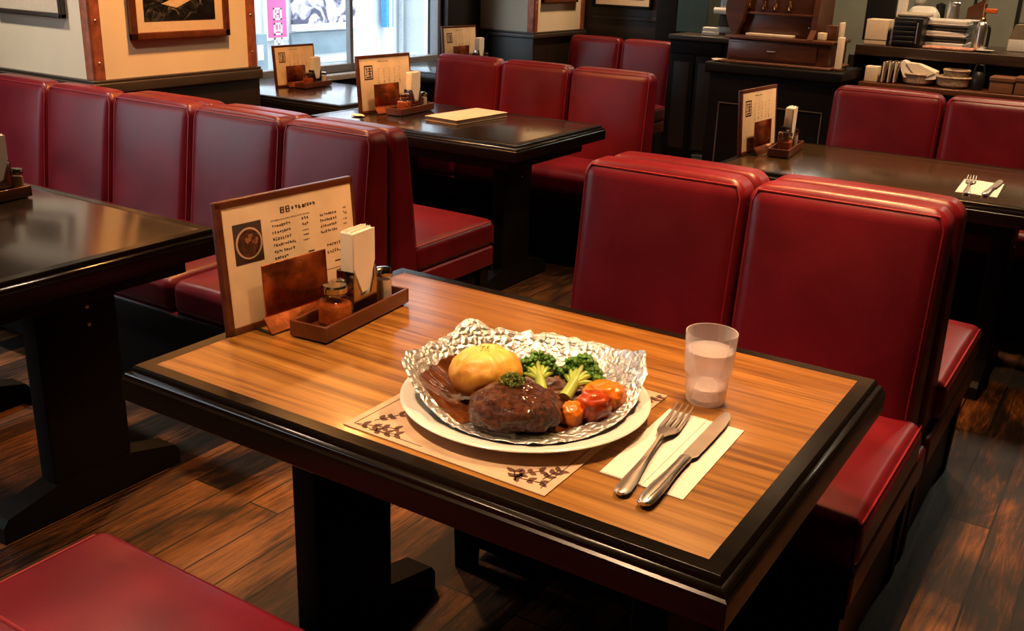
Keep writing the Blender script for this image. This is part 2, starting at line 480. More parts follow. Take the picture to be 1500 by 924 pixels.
pillar_trim(4, -2.44, 5.30, 6.03, .875, .918, .05)

# framed pictures
def picture(loc, w_, h_, axis, label, fm, mw=.045, fw=.03, patches=()):
    """local x = along the wall, z up, front at -y"""
    rz = {'x+': pi / 2, 'y-': 0}[axis]
    t = thing('framed_picture', label, 'picture', loc, rz, 'framed pictures on the walls')
    f = MB(); d = .028
    f.bb((-w_ / 2, -d, 0), (w_ / 2, -.002, fw), .004, fm); f.bb((-w_ / 2, -d, h_ - fw), (w_ / 2, -.002, h_), .004, fm)
    f.bb((-w_ / 2, -d, 0), (-w_ / 2 + fw, -.002, h_), .004, fm); f.bb((w_ / 2 - fw, -d, 0), (w_ / 2, -.002, h_), .004, fm)
    f.build('frame', t)
    MB().bb((-w_ / 2 + fw * .6, -.014, fw * .6), (w_ / 2 - fw * .6, -.004, h_ - fw * .6), .001, PAPER).build('mount', t)
    p = MB(); a = fw + mw
    p.bb((-w_ / 2 + a, -.016, a), (w_ / 2 - a, -.0135, h_ - a), .0005, PHOTO)
    for poly in patches:
        p.prism(poly, .0162, .0168, mat('photo_light_patch', (.62, .5, .36), .4), fn=lambda q: (q.x, -q.z, q.y))
    p.build('photo', t)
    return t
a = atX(205, 64, -2.285); b = atX(330, 55, -2.285)
picture((-2.285, (1.781 + 2.318) / 2, 1.035), .537, .62, 'x+', 'dark photograph in brown frame hanging on the orange-lit pillar face', REDWOOD,
        patches=[[(-.10, .145), (-.02, .128), (.10, .175), (.02, .185)], [(.05, .2), (.12, .215), (.16, .21), (.09, .195)]])
picture((-2.665, 1.60, 1.12), .475, .5, 'y-', 'photograph in thin dark frame on the white pillar face above the long bench', LEDGE, mw=.06, fw=.02)
picture((-2.44, 5.64, 1.117), .50, .45, 'x+', 'brown framed picture high on the far pillar', REDWOOD)
picture((-2.11, 6.035, 1.088), .49, .45, 'y-', 'dark framed picture with cream mount on the black panelled wall', BLACK, fw=.02)

# ------------------------------------------------------------------ street outside
FX = -6.5
FACADE = mat('white_facade', (.82, .86, .88), .7, vary=.04, scale=3)
STREETM = mat('street_asphalt', (.45, .46, .47), .8)
struct(MB().bb((-14, -6, -.4), (XW - .35, 16, -.3), .01, STREETM).build('street_ground'), 'pale street outside the window')
struct(MB().bb((FX - .3, -1, -.3), (FX, 16, 6), .01, FACADE).build('facade_outside'), 'bright white facade across the street')
def flat(px0, py0, px1, py1, mt, name, label, cat, X=FX + .04, d=.04):
    a = atX(px0, py1, X); b = atX(px1, py0, X)
    t = MB().bb((X - d, min(a.y, b.y), -.3 if cat == 'cabinet' else a.z), (X, max(a.y, b.y), b.z), .004, mt)
    o = t.build(name); tag(o, label, cat); return o, a, b
PINK = mat('pink_banner', (.90, .16, .42), .6, vary=.04)
WSIGN = mat('white_sign', (.9, .9, .92), .5, vary=.02)
o, a, b = flat(391, -140, 415, 60, WSIGN, 'hanging_banner', 'tall pink vertical banner with white characters across the street', 'banner')
y0, y1 = a.y + .025, b.y - .025
MB().bb((FX + .04, y0, a.z + .03), (FX + .046, y1, b.z - .03), .001, PINK).build('banner_cloth', o)
g = MB(); yc = (y0 + y1) / 2
gw = (y1 - y0) * .5
for k in range(5):
    z = .12 + k * .15
    X = FX + .047
    def s_(u0, v0, u1, v1): g.bb((X, yc + u0 * gw, z + v0 * .12), (X + .004, yc + u1 * gw, z + v1 * .12), .0005, WSIGN)
    s_(-.45, .86, .45, 1); s_(-.45, 0, .45, .14); s_(-.45, 0, -.28, 1); s_(.28, 0, .45, 1)
    if k % 2 == 0: s_(-.1, .2, .1, .8); s_(-.28, .42, .1, .56)
    else: s_(-.28, .3, .28, .44); s_(-.02, .44, .12, .86)
g.build('banner_characters', o)
# big poster: pale with soft abstract blotches
def poster_mat():
    mt, nt, b = newmat('poster_print')
    v = coords(nt)
    f = noise_tex(nt, v, 5, 4, 1.4); f2 = noise_tex(nt, v, 3, 3, 2)
    nt.links.new(ramp(nt, f, [(.42, (.10, .10, .16)), (.47, (.45, .42, .55)), (.53, (.86, .80, .86)), (.75, (.95, .93, .95))]), b.inputs['Base Color'])
    b.inputs['Roughness'].default_value = .6
    return mt
o, a, b = flat(430, -120, 524, 36, poster_mat(), 'street_poster', 'large pale poster with soft dark blotches across the street', 'poster')
MB().bb((FX + .03, a.y - .03, a.z - .07), (FX + .1, b.y + .05, a.z), .01, WSIGN).build('poster_ledge', o)
SHOP = mat('blue_grey_shopfront', (.24, .34, .40), .3, vary=.2, scale=3)
o, a, b = flat(428, 44, 512, 82, SHOP, 'shopfront_panel', 'blue grey shopfront panel under the pale poster', 'shopfront', X=FX + .03)
SILVER = mat('street_rail_grey', (.55, .60, .63), .4, vary=.1)
rl = thing('street_railing', 'pale grey railing in front of the blue grey shopfront', 'railing', (FX + .5, 6.9, -.3))
r_ = MB(); r_.tube([(0, 0, .62), (0, 1.6, .62)], .018, SILVER); r_.build('top_rail', rl)
for k in range(9): MB().tube([(0, k * .2, 0), (0, k * .2, .62)], .012, SILVER).build('baluster', rl)
o, a, b = flat(566, -60, 576, 40, mat('blue_sign_face', (.08, .36, .66), .5), 'street_sign', 'narrow blue street sign on the pale facade', 'sign', X=FX + .12, d=.08)
MB().bb((FX + .121, a.y + .05, .02), (FX + .126, b.y - .03, b.z - .1), .001, WSIGN).build('sign_panel', o)
o, a, b = flat(379, 50, 391, 110, SHOP, 'street_cabinet', 'grey cabinet with white square standing by the pink banner', 'cabinet', X=FX + .3, d=.25)
MB().bb((FX + .301, a.y + .0, a.z + .14), (FX + .306, b.y - .06, b.z - .1), .01, WSIGN).build('front_plate', o)
po = thing('drain_pipe', 'thin grey pipe on the facade between blue sign and window edge', 'pipe', (FX + .05, atX(583, 40, FX).y, -.3))
MB().tube([(0, 0, 0), (0, 0, 5)], .03, SILVER).build('pipe_run', po)
bm_ = MB()
for zz in (.4, 2, 3.6): bm_.rbox((-.02, 0, zz), (.06, .09, .03), .005, mt=SILVER)
bm_.build('pipe_bracket', po)
STONE = mat('pale_textured_render', (.74, .80, .82), .9, vary=.12, scale=60)
struct(MB().bb((FX - .1, atX(584, 40, FX).y + .06, -.3), (FX + .35, 14, 6), .01, STONE).build('facade_pier_outside'), 'pale rendered pier of the building outside')

# ------------------------------------------------------------------ tables
def table(loc, L, W, label, top, legs=(.19, .91), lc=.0, rail=RAIL):
    """origin on the floor below the corner nearest the viewer on the window side"""
    t = thing('dining_table', label, 'table', loc, 0, 'restaurant tables with panel legs')
    b = .027
    f = MB()
    f.sweep_rect(0, 0, L, W, [(-b, .7165), (-b, .7205), (-.002, .7205), (.0, .719), (.003, .713), (.003, .710), (.010, .707), (.012, .704), (.012, .699), (.016, .696), (.017, .692), (.017, .657), (.015, .655), (-.06, .655), (-.06, .70)], rail)
    f.build('table_edge', t)
    MB().bb((b - .004, b - .004, .69), (L - b + .004, W - b + .004, .7200), .0006, top).build('tabletop', t)
    MB().bb((.06, .055, .600), (L - .06, W - .055, .690), .004, BLACK).build('apron', t)
    yc = W / 2 + lc
    for x in legs:
        lg = MB().bb((x - .032, yc - .115, .07), (x + .032, yc + .115, .62), .006, BLACK).build('leg', t)
        bo = MB()
        for sx in (-1, 1):
            for zz in (.50, .545): bo.lathe([(.0, 0), (.006, 0), (.006, .003), (.0, .004)], STEEL, 12, (0, 0, 0))
        bo = MB()
        for zz in (.50, .548):
            bo.blob((x + .032, yc + .03, zz), .0035, .0055, .0055, STEEL, 10, 6)
        bo.build('bolt', lg)
        poly = [(-.27, 0), (.27, 0), (.27, .045), (.255, .065), (.11, .10), (-.11, .10), (-.255, .065), (-.27, .045)]
        ft = MB().prism(poly, -.036, .036, BLACK, fn=lambda q: (x + q.z, yc + q.x, q.y))
        ft.build('foot', t)
    return t
table((0, 0, 0), 1.1, .757, 'polished orange-brown wooden table with black edge carrying the hot plate meal', VENEER, (.18, .92), -.04)
table((-1.701, -.035, 0), 1.1, .757, 'dark wooden table in front of the long red bench, cut by the picture edge', DARKTOP, (.19, .91), .055)
table((-1.776, 2.315, 0), 1.1, .72, 'dark table with a closed menu lying on it, before the bench at the window', DARKTOP, (.19, .845), .03)
table((-2.86, 2.624, 0), .987, .66, 'black-edged dark table standing right under the street window', DARKTOP, (.15, .84), 0, BLACK)
table((.077, 2.50, 0), 1.1, .757, 'dark brown table with napkin and cutlery behind the double red bench', wood('brown_tabletop', [(.3, (.018, .009, .0035)), (.55, (.05, .025, .008)), (.8, (.10, .052, .018))], (1.5, 26, 26), rough=.22, coat=.3, bs=.12), (.19, .985), 0)
table((-3.0 + .12, 4.12, 0), .9, .62, 'dark table hidden behind the tall bench near the far pillar', DARKTOP, (.15, .75), 0)

# ------------------------------------------------------------------ benches
def bench(loc, facing, label, bb_, sb, D, top, tb=.175, tt=.095, red_front=False, ends=(True, True)):
    """bb_, sb: x bounds of back and seat cushions (world); origin on the floor under the rear plane; faces -y or +y"""
    rz = 0 if facing < 0 else pi
    ox, oy = loc
    t = thing('bench_seat', label, 'bench', (ox, oy, 0), rz, 'red leather restaurant benches')
    def lx(x): return (x - ox) * (1 if facing < 0 else -1)
    bbs = sorted(lx(x) for x in bb_); sbs = sorted(lx(x) for x in sb)
    z0 = .29
    def lean(q):
        k = max(0, min(1, (q.z - z0) / (top - z0)))
        return (q.x, q.y * (1 - (1 - tt / tb) * k), q.z)
    for i in range(len(bbs) - 1):
        a, b = bbs[i] + .004, bbs[i + 1] - .004
        c = MB(); r = .042
        c.rbox(((a + b) / 2, -tb / 2, (z0 + top) / 2), (b - a, tb, top - z0), r, 6, 10, LEATHER, bulge=((1, -1, .016), (2, 1, .006)), fn=lean)
        o = c.build('back_cushion', t, sharp=80)
        p = MB(); e = r * .293 - .001
        pts = [Vector((a + e, -tb + e, z0 + .05)), Vector((a + e, -tb + e, top - r)), Vector((a + e + .012, -tb + e, top - e)), Vector((b - e - .012, -tb + e, top - e)), Vector((b - e, -tb + e, top - r)), Vector((b - e, -tb + e, z0 + .05))]
        fine = []
        for q0, q1 in zip(pts, pts[1:]):
            for k in range(8): fine.append(q0.lerp(q1, k / 8))
        fine.append(pts[-1])
        p.tube([lean(q) for q in fine], .0024, PIPING, 6); p.build('piping', o)
    for i in range(len(sbs) - 1):
        a, b = sbs[i] + .002, sbs[i + 1] - .002
        c = MB()
        c.rbox(((a + b) / 2, (-D - .12) / 2, .408), (b - a, D - .12, .105), .030, 5, 8, LEATHER, bulge=((2, 1, .014),))
        o = c.build('seat_cushion', t, sharp=80)
        p = MB(); e = .0078
        y0, y1 = -D + e, -.13
        zt, zb = .4605 - e, .3555 + e
        for x in ((a + e) if i == 0 else None, (b - e) if i == len(sbs) - 2 else None):
            if x is None: continue
            p = MB(); p.tube([(x, y1, zt), (x, y0 + .02, zt), (x, y0, zt - .02), (x, y0, zb), (x, y0 + .0, zb)], .0024, PIPING, 6); p.build('piping', o)
    x0, x1 = sbs[0], sbs[-1]
    MB().bb((x0 + .004, -D + .006, .275), (x1 - .004, -.012, .357), .012, LEATHER, seg=3).build('apron', t)
    MB().bb((x0 + .008, -D + .002, .255), (x1 - .008, -D + .022, .350), .003, BLACK).build('front_rail', t)
    MB().bb((bbs[0] + .02, -.05, .2), (bbs[-1] - .02, -.004, top - .06), .003, BLACK).build('back_board', t)
    MB().bb((x0 + .03, -D + .09, .03), (x1 - .03, -.06, .275), .003, BLACK).build('plinth', t)
    for x in (x0 + .045, x1 - .045):
        for y in (-D + .05, -.05):
            MB().prism([(-.026, -.026), (.026, -.026), (.026, .026), (-.026, .026)], 0, .276, BLACK,
                       fn=lambda q, x=x, y=y: (x + q.x * (.8 + .25 * q.z / .27), y + q.y * (.8 + .25 * q.z / .27), q.z)).build('leg', t)
    return t
bench((-.65, 1.517), -1, 'long red leather bench with upright panels under the white pillar face', [-2.78, -2.36, -1.948, -1.50, -1.052, -.65], [-2.78, -2.30, -1.86, -1.43, -.985, -.65], .655, .878)
bench((-.65, 1.523), 1, 'red bench back to back with the long one, its end seat beside the aisle', [-1.99, -1.50, -1.06, -.65], [-1.99, -1.30, -.645], .625, .872)
bench((1.11, 1.352), -1, 'red bench of two wide panels right behind the meal table', [.195, .645, 1.108], [.18, .645, 1.137], .675, .935)
bench((1.11, 1.360), 1, 'red bench back to back with the two-panel one, facing the napkin table', [.205, .65, 1.115], [.19, .65, 1.137], .68, .935)
bench((-.67, 3.62), -1, 'red bench of four panels along the dark table with the closed menu', [-2.03, -1.985, -1.553, -1.126, -.668][1:], [-1.985, -1.53, -1.13, -.668], .54, .905, tb=.16)
bench((.1, 3.84), -1, 'red bench beneath the kitchen serving counter', [.145, .635, 1.12, 1.6], [.145, .635, 1.12, 1.6], .56, .912)
bench((-1.52, 5.78), -1, 'red bench of narrow panels far back against the black panelled wall', [-2.36, -1.93, -1.52], [-2.36, -1.93, -1.52], .55, .89)
bench((.0, -.77), 1, 'red leather bench nearest the viewer with only its glossy seat showing', [.02, .56, 1.1], [.02, 1.1], .665, .93)

# ------------------------------------------------------------------ table sets (menu stand, tray, jars)
def strokes(mb, x, y0, z, gw, gh, mt, rnd, dens=3):
    """one small written character built of strokes; page faces +x, writing runs along +y"""
    th = gh * .17
    n = rnd.randint(dens, dens + 1)
    for _ in range(n):
        if rnd.random() < .5:
            zz = z + rnd.uniform(0, gh - th); a = rnd.uniform(0, gw * .25); b = rnd.uniform(gw * .65, gw)
            mb.bb((x, y0 + a, zz), (x + .0004, y0 + b, zz + th), .0001, mt, seg=1)
        else:
            yy = y0 + rnd.uniform(0, gw - th); a = rnd.uniform(0, gh * .3); b = rnd.uniform(gh * .6, gh)
            mb.bb((x, yy, z + a), (x + .0004, yy + th, z + b), .0001, mt, seg=1)
def row(mb, x, y0, z, length, gh, mt, rnd, dens=3):
    gw = gh * .85; y = y0
    while y < y0 + length:
        strokes(mb, x, y, z, gw * .9, gh, mt, rnd, dens); y += gw * 1.12
def seal(mb, x, y, z, s, mt):
    B = lambda u0, v0, u1, v1: mb.bb((x, y + u0 * s, z + v0 * s * 1.15), (x + .0004, y + u1 * s, z + v1 * s * 1.15), .0001, mt, seg=1)
    B(0, 0, 1, .09); B(0, .91, 1, 1); B(0, 0, .09, 1); B(.91, 0, 1, 1)
    B(.18, .74, .36, .82); B(.25, .45, .34, .8); B(.16, .3, .34, .38); B(.2, .14, .85, .22)
    B(.44, .72, .84, .79); B(.42, .56, .88, .63); B(.46, .42, .82, .48); B(.6, .22, .68, .86); B(.44, .31, .84, .37)

def menu_stand(loc, rz, label, main):
    """origin on the table at the foot of the board's viewer-side corner; board runs along local y, faces +x, leans back"""
    t = thing('menu_stand', label, 'menu', loc, rz, 'upright menu stands on the tables')
    w_, h_ = .352, .258
    lean = Matrix.Rotation(radians(-5), 4, 'Y')
    def L(q): return lean @ Vector(q)
    def bld(mb, n, par=t):
        mb.v = [L(v) for v in mb.v]; return mb.build(n, par)
    f = MB(); e = .013
    f.bb((-.012, 0, 0), (0, w_, h_), .002, REDWOOD)
    f.bb((0, 0, 0), (.004, w_, e), .0015, REDWOOD); f.bb((0, 0, h_ - e), (.004, w_, h_), .0015, REDWOOD)
    f.bb((0, 0, 0), (.004, e, h_), .0015, REDWOOD); f.bb((0, w_ - e * .5, 0), (.004, w_, h_), .0015, REDWOOD)
    bld(f, 'board')
    pg = bld(MB().bb((0, e, e), (.002, w_ - e * .5, h_ - e), .0005, PAGE), 'page')
    rnd = random.Random(3)
    x = .0021
    tx = MB()
    if main:
        # heading: two bold characters then smaller ones
        for k in range(2):
            y = .152 + k * .014
            tx.bb((x, y, .213), (x + .0004, y + .010, .2255), .0001, INK, seg=1)
            tx.bb((x + .0004, y + .003, .2205), (x + .0007, y + .007, .2235), .0001, PAGE, seg=1)
            tx.bb((x + .0004, y + .003, .2150), (x + .0007, y + .007, .2180), .0001, PAGE, seg=1)
        row(tx, x, .181, .2145, .030, .0095, INK, rnd, 4); row(tx, x, .214, .2155, .026, .008, INK, rnd, 4)
        row(tx, x, .125, .2005, .10, .003, INK, rnd, 2)
        zz = .188
        for ln in (.045, .042, .043, .055, .052, .03, .048, .04):
            row(tx, x, .128, zz, ln, .0062, INK, rnd); zz -= .0128
        row(tx, x, .130, .081, .095, .0075, INK, rnd, 4)
        tx.bb((x, .133, .0745), (x + .0003, .30, .0752), .0001, INK, seg=1)
        for k, z in enumerate((.1905, .179, .1675, .1585, .148)): row(tx, x, .205, z, .016, .0062 if k < 2 else .0035, INK, rnd)
        tx.bb((x, .215, .1225), (x + .0003, .231, .125), .0001, INK, seg=1)
        for k in range(4): row(tx, x, .253, .1885 - k * .0118, .042, .0062, INK, rnd)
        for k, z in enumerate((.195, .183, .171, .161)): row(tx, x, .318, z, .009, .006 if k == 1 else .0035, INK, rnd)
        row(tx, x, .266, .123, .044, .007, INK, rnd); row(tx, x, .266, .1085, .038, .0068, INK, rnd)
        tx.bb((x, .285, .088), (x + .0003, .325, .0905), .0001, INK, seg=1)
    else:
        seal(tx, x, .042, .150, .055, INK)
        row(tx, x, .13, .225, .07, .006, INK, rnd, 2)
        for k in range(5): row(tx, x, .13 + .035 * k, .13, .004, .012, MATINK, rnd, 2)
        for k in range(5):
            for j in range(7): strokes(tx, x, .13 + .035 * k, .19 - j * .013, .010, .010, PLACEMAT, rnd, 2)
    ob = bld(tx, 'menu_print', pg)
    if main:
        ph = MB(); y0, z0 = .034, .132; W = .068
        ph.bb((x, y0, z0), (x + .0004, y0 + W, z0 + .078), .0001, mat('photo_dark_ground', (.06, .035, .025), .5), seg=1)
        cy, cz = y0 + W * .52, z0 + .038
        def disc(r, mt, dx, off=(0, 0), n=28):
            ph.prism([(r * cos(2 * pi * k / n), r * .98 * sin(2 * pi * k / n)) for k in range(n)], 0, .0004, mt, fn=lambda q: (x + dx + q.z, cy + off[0] + q.x, cz + off[1] + q.y))
        disc(.0315, mat('photo_bowl_rim', (.66, .42, .25), .5), .0005); disc(.0275, STEAK, .001)
        for k in range(9):
            a = rnd.uniform(0, 6.28); r = rnd.uniform(.006, .02)
            disc(rnd.uniform(.003, .0055), mat('photo_food_light', (.38, .15, .05), .4), .0014, (r * cos(a), abs(r * sin(a)) * .9), 10)
        bld(ph, 'dish_photo', pg)
    # copper holder leaning against the board
    cp = MB()
    cp.rbox((.030, .150, .077), (.004, .165, .105), .0015, mt=COPPER); 
    cp.v = [Matrix.Rotation(radians(-4), 4, 'Y') @ v for v in cp.v]
    c1 = cp.build('copper_plate', t)
    cf = MB()
    cf.prism([(.030, .027), (.052, .002), (.056, .004), (.033, .031)], .058, .222, COPPER, fn=lambda q: (q.x, q.z, q.y))
    cf.build('copper_foot', t)
    bs = MB().bb((-.012, .06, 0), (.048, .068, .003), .001, BLACKPL); bs.bb((-.012, .2, 0), (.048, .208, .003), .001, BLACKPL)
    bs.bb((-.012, .06, 0), (-.004, .208, .003), .001, BLACKPL)
    bs.build('wire_base', t)
    return t
def tray(loc, rz, label):
    t = thing('condiment_tray', label, 'tray', loc, rz, 'wooden condiment trays')
    L_, W_, H_ = .288, .086, .034
    MB().bb((-W_ + .004, .004, .004), (-.004, L_ - .004, .010), .001, REDWOOD).build('tray_bottom', t)
    f = MB()
    f.bb((-W_, 0, .003), (0, .007, H_), .0018, REDWOOD); f.bb((-W_, L_ - .007, .003), (0, L_, H_), .0018, REDWOOD)
    f.bb((-W_, .006, .003), (-W_ + .007, L_ - .006, H_), .0018, REDWOOD); f.bb((-.007, .006, .003), (0, L_ - .006, H_), .0018, REDWOOD)
    f.build('tray_rim', t)
    f = MB(); f.bb((-W_ + .008, .008, 0), (-.008, L_ - .008, .004), .001, BLACKPL); f.build('tray_foot', t)
    return t
def jar(loc, label):
    t = thing('spice_jar', label, 'jar', loc, 0, 'square spice jars in the trays')
    MB().rbox((0, 0, .0235), (.045, .045, .043), .008, 3, 2, SPICE).build('spice', t)
    g = MB().rbox((0, 0, .026), (.050, .050, .052), .010, 4, 2, JARGLASS)
    g.lathe([(.0235, .047), (.0205, .053), (.0195, .057), (.0205, .061)], JARGLASS, 24, cap=False); g.build('glass_body', t)
    l = MB().lathe([(0, .060), (.021, .060), (.0225, .062), (.0225, .071), (.020, .0745), (0, .076)], CHROME, 24); l.build('lid', t)
    return t
def shaker(loc, label):
    t = thing('salt_shaker', label, 'shaker', loc, 0, 'salt shakers in the trays')
    MB().lathe([(0, .001), (.0165, .001), (.0175, .006), (.0165, .050), (.0, .050)], SALT, 20).build('salt', t)
    MB().lathe([(0, 0), (.018, 0), (.019, .005), (.0175, .058), (.0175, .06)], JARGLASS, 20).build('glass_body', t)
    MB().lathe([(0, .058), (.0185, .058), (.0195, .060), (.0195, .068), (.0165, .0735), (.008, .0755), (0, .076)], CHROME, 20).build('cap', t)
    return t
def toothpick(loc, label):
    t = thing('toothpick_pot', label, 'pot', loc, 0, 'small steel toothpick pots')
    MB().lathe([(0, 0), (.012, 0), (.0125, .004), (.0115, .045), (.013, .060), (.0135, .068)], CHROME, 18).build('pot_body', t)
    MB().lathe([(0, .066), (.0135, .066), (.014, .069), (.0125, .074), (.006, .077), (0, .078)], STEEL, 18).build('cap', t)
    return t
def napkins(loc, rz, label):
    t = thing('napkin_holder', label, 'napkin holder', loc, rz, 'napkin holders in the trays')
    w2, d2 = .036, .018
    # paper stack (wide along y), folded corner pointing down on the +x face
    p = MB()
    p.rbox((.0012, 0, .101), (.031, .0700, .143), .003, 2, 2, NAPKIN)
    for k in range(5): p.bb((-.011 + k * .0055, -w2 + .003, .165), (-.0105 + k * .0055, w2 - .002, .1745 + .0012 * (k % 3)), .0002, NAPKIN, seg=1)
    p.build('napkin_stack', t)
    p = MB()
    p.prism([(-w2 + .001, .172), (w2, .172), (w2, .105), (.012, .048), (-.008, .046), (-w2 + .001, .10)], d2, d2 + .0022, NAPKIN, fn=lambda q: (q.z, q.x, q.y))
    p.build('front_napkin', t)
    h = MB()
    h.bb((-d2 - .002, -w2 - .003, .0), (d2 + .004, w2 + .003, .006), .001, CHROME)
    h.bb((-d2 - .002, -w2 - .004, 0), (d2 + .004, -w2 - .001, .095), .001, CHROME); h.bb((-d2 - .002, w2 + .001, 0), (d2 + .004, w2 + .004, .095), .001, CHROME)
    h.bb((-d2 - .003, -w2 - .003, 0), (-d2 - .001, w2 + .003, .095), .001, CHROME)
    h.prism([(-w2 - .003, 0), (w2 + .003, 0), (w2 + .003, .092), (.020, .040), (-.018, .040), (-w2 - .003, .092)], d2 + .0024, d2 + .0040, CHROME, fn=lambda q: (q.z, q.x, q.y))
    h.build('steel_holder', t)
    return t
R5 = radians(5.6); ZT = T + .0006
tr_main = tray((.201, .277, ZT), R5, 'reddish wooden condiment tray beside the meal with three jars and napkins')
def in_tray(u, v, dz=.0105):
    return Vector((.201 + u * cos(R5) - v * sin(R5), .277 + u * sin(R5) + v * cos(R5), ZT + dz))
menu_main = menu_stand((.028, .196, ZT), radians(-4), 'printed menu with a small round dish photo standing beside the hot plate meal', True)
jar_main = jar(in_tray(-.034, .075), 'square glass jar of orange spice on the meal table'); jar_main.rotation_euler.z = R5; jar_main.scale = (1.13,) * 3
pick_main = toothpick(in_tray(-.062, .12), 'slim steel pot behind the orange spice jar on the meal table')
nap_main = napkins(in_tray(-.046, .165), R5, 'steel holder with tall stack of white napkins on the meal table')
salt_main = shaker(in_tray(-.036, .245), 'salt shaker with steel cap at the tray end on the meal table')
menu_2 = menu_stand((-1.628, 2.491, ZT), radians(-4), 'seal-stamped menu standing on the dark table with the closed menu', False)
# the same set on the other tables: where each menu's foot stands, turn, scale, wording
SETS = [((-1.628, 2.491), 0, 1, 'on the dark table with the closed menu'),
        ((-2.555, 2.885), .03, .84, 'on the table right under the street window'),
        ((.093, 2.735), 0, .97, 'on the brown napkin table by the kitchen'),
        ((-1.405, .262), 0, 1, 'on the dark table before the long bench'),
        ((-2.60, 4.45), 0, 1, 'behind the four-panel bench near the far pillar')]
base = Vector((.028, .196, 0))
for k, ((mx, my), dr, sc, where) in enumerate(SETS):
    def tf(o):
        q = (o.location - base); q = Matrix.Rotation(dr, 3, 'Z') @ q
        return Vector((mx + q.x * sc, my + q.y * sc, ZT + (o.location.z - ZT) * sc))
    for src, lab, nm in ((menu_2, 'seal-stamped menu standing ' + where, 'm'), (tr_main, 'wooden condiment tray ' + where, 't'),
                     (jar_main, 'square spice jar ' + where, 'j'), (pick_main, 'slim steel pot in the tray ' + where, 'p'),
                     (nap_main, 'napkin holder with white napkins ' + where, 'n'), (salt_main, 'salt shaker ' + where, 's')):
        if src is menu_2:
            if k == 0: continue
            dup(src, Vector((mx, my, ZT)), src.rotation_euler.z + dr, lab, None, sc)
        else:
            p_ = tf(src)
            if k == 3 and nm == 'n': p_ += Vector((.0, .040, 0))
            if k == 3 and nm == 's': p_ += Vector((.012, .016, 0))
            dup(src, p_, src.rotation_euler.z + dr, lab, None, sc)

# closed menu folder lying on the back table
t = thing('menu_folder', 'closed tan menu folder lying flat on the dark table', 'menu', (-1.318, 2.566, ZT), radians(-4))
MB().bb((0, 0, 0), (.185, .37, .004), .002, mat('folder_cover', (.34, .23, .15), .6)).build('back_cover', t)
MB().bb((.003, .004, .004), (.180, .366, .018), .001, mat('folder_pages', (.30, .20, .13), .8)).build('pages', t)
MB().bb((0, 0, .018), (.185, .37, .022), .002, mat('folder_front', (.55, .40, .27), .55)).build('front_cover', t)
t = MB().blob((0, 0, .006), .035, .02, .006, PAPER, 16, 8, .3, 30).build('crumpled_wrapper', None, (-1.60, 2.44, ZT)); tag(t, 'small crumpled white wrapper lying by the menu foot on the dark table', 'wrapper')

# ------------------------------------------------------------------ the meal
PC = Vector((.652, .264, 0))
MZ = .7206
mat_ob = thing('placemat', 'brown paper placemat with printed leaf sprigs under the white plate', 'placemat', (0, 0, 0))
MB().prism([(.453, .042), (.826, .037), (.822, .455), (.449, .460)], MZ, MZ + .0016, PLACEMAT).build('paper_sheet', mat_ob)
pr = MB(); z1 = MZ + .0017
def leafpoly(x, y, a, l, w_):
    pts = [(0, 0), (l * .3, w_), (l * .7, w_ * .8), (l, 0), (l * .7, -w_ * .8), (l * .3, -w_)]
    pr.prism([(x + p[0] * cos(a) - p[1] * sin(a), y + p[0] * sin(a) + p[1] * cos(a)) for p in pts], z1, z1 + .0003, MATINK)
def line(p, q, w_=.0012):
    d = (Vector(q) - Vector(p)).normalized() * w_; n = Vector((-d.y, d.x))
    pr.prism([(p[0] + n.x, p[1] + n.y), (p[0] - n.x, p[1] - n.y), (q[0] - n.x, q[1] - n.y), (q[0] + n.x, q[1] + n.y)], z1, z1 + .0003, MATINK)
rnd = random.Random(5)
def sprig(x, y, a, n, ln):
    line((x, y), (x + cos(a) * ln, y + sin(a) * ln))
    for k in range(n):
        u = (k + .6) / n * ln
        for sg in (-1, 1):
            bx, by = x + cos(a) * u, y + sin(a) * u
            b2 = a + sg * rnd.uniform(.6, 1.1)
            leafpoly(bx, by, b2, rnd.uniform(.012, .018), .0045)
sprig(.470, .055, .35, 4, .07); sprig(.485, .08, 1.1, 3, .05); sprig(.50, .05, -.05 + .3, 3, .05)
pr.build('leaf_print', mat_ob); pr = MB()
sprig(.755, .055, .2, 3, .055); sprig(.76, .062, .9, 3, .045); sprig(.80, .075, 1.4, 3, .04); sprig(.77, .05, 2.2, 2, .03)
pr.build('leaf_print', mat_ob); pr = MB()
sprig(.800, .40, 1.2, 3, .045)
pr.build('leaf_print', mat_ob); pr = MB()
for p_, q_ in (((.466, .054), (.466, .30)), ((.466, .054), (.60, .053)), ((.811, .051), (.809, .443))):
    pr = MB(); line(p_, q_, .0007); pr.build('border_line', mat_ob)

pz = MZ + .0018
pl = MB().lathe([(0, .001), (.115, .001), (.118, 0), (.122, 0), (.126, .003), (.16, .010), (.200, .021), (.2045, .0225), (.2055, .0245), (.204, .0262), (.198, .0255), (.160, .0165), (.135, .0125), (.12, .0115), (0, .011)], CERAMIC, 96)
o = pl.build('dinner_plate', None, (PC.x, PC.y, pz), sharp=60); tag(o, 'large round cream-white plate holding the foil-wrapped meal', 'plate')

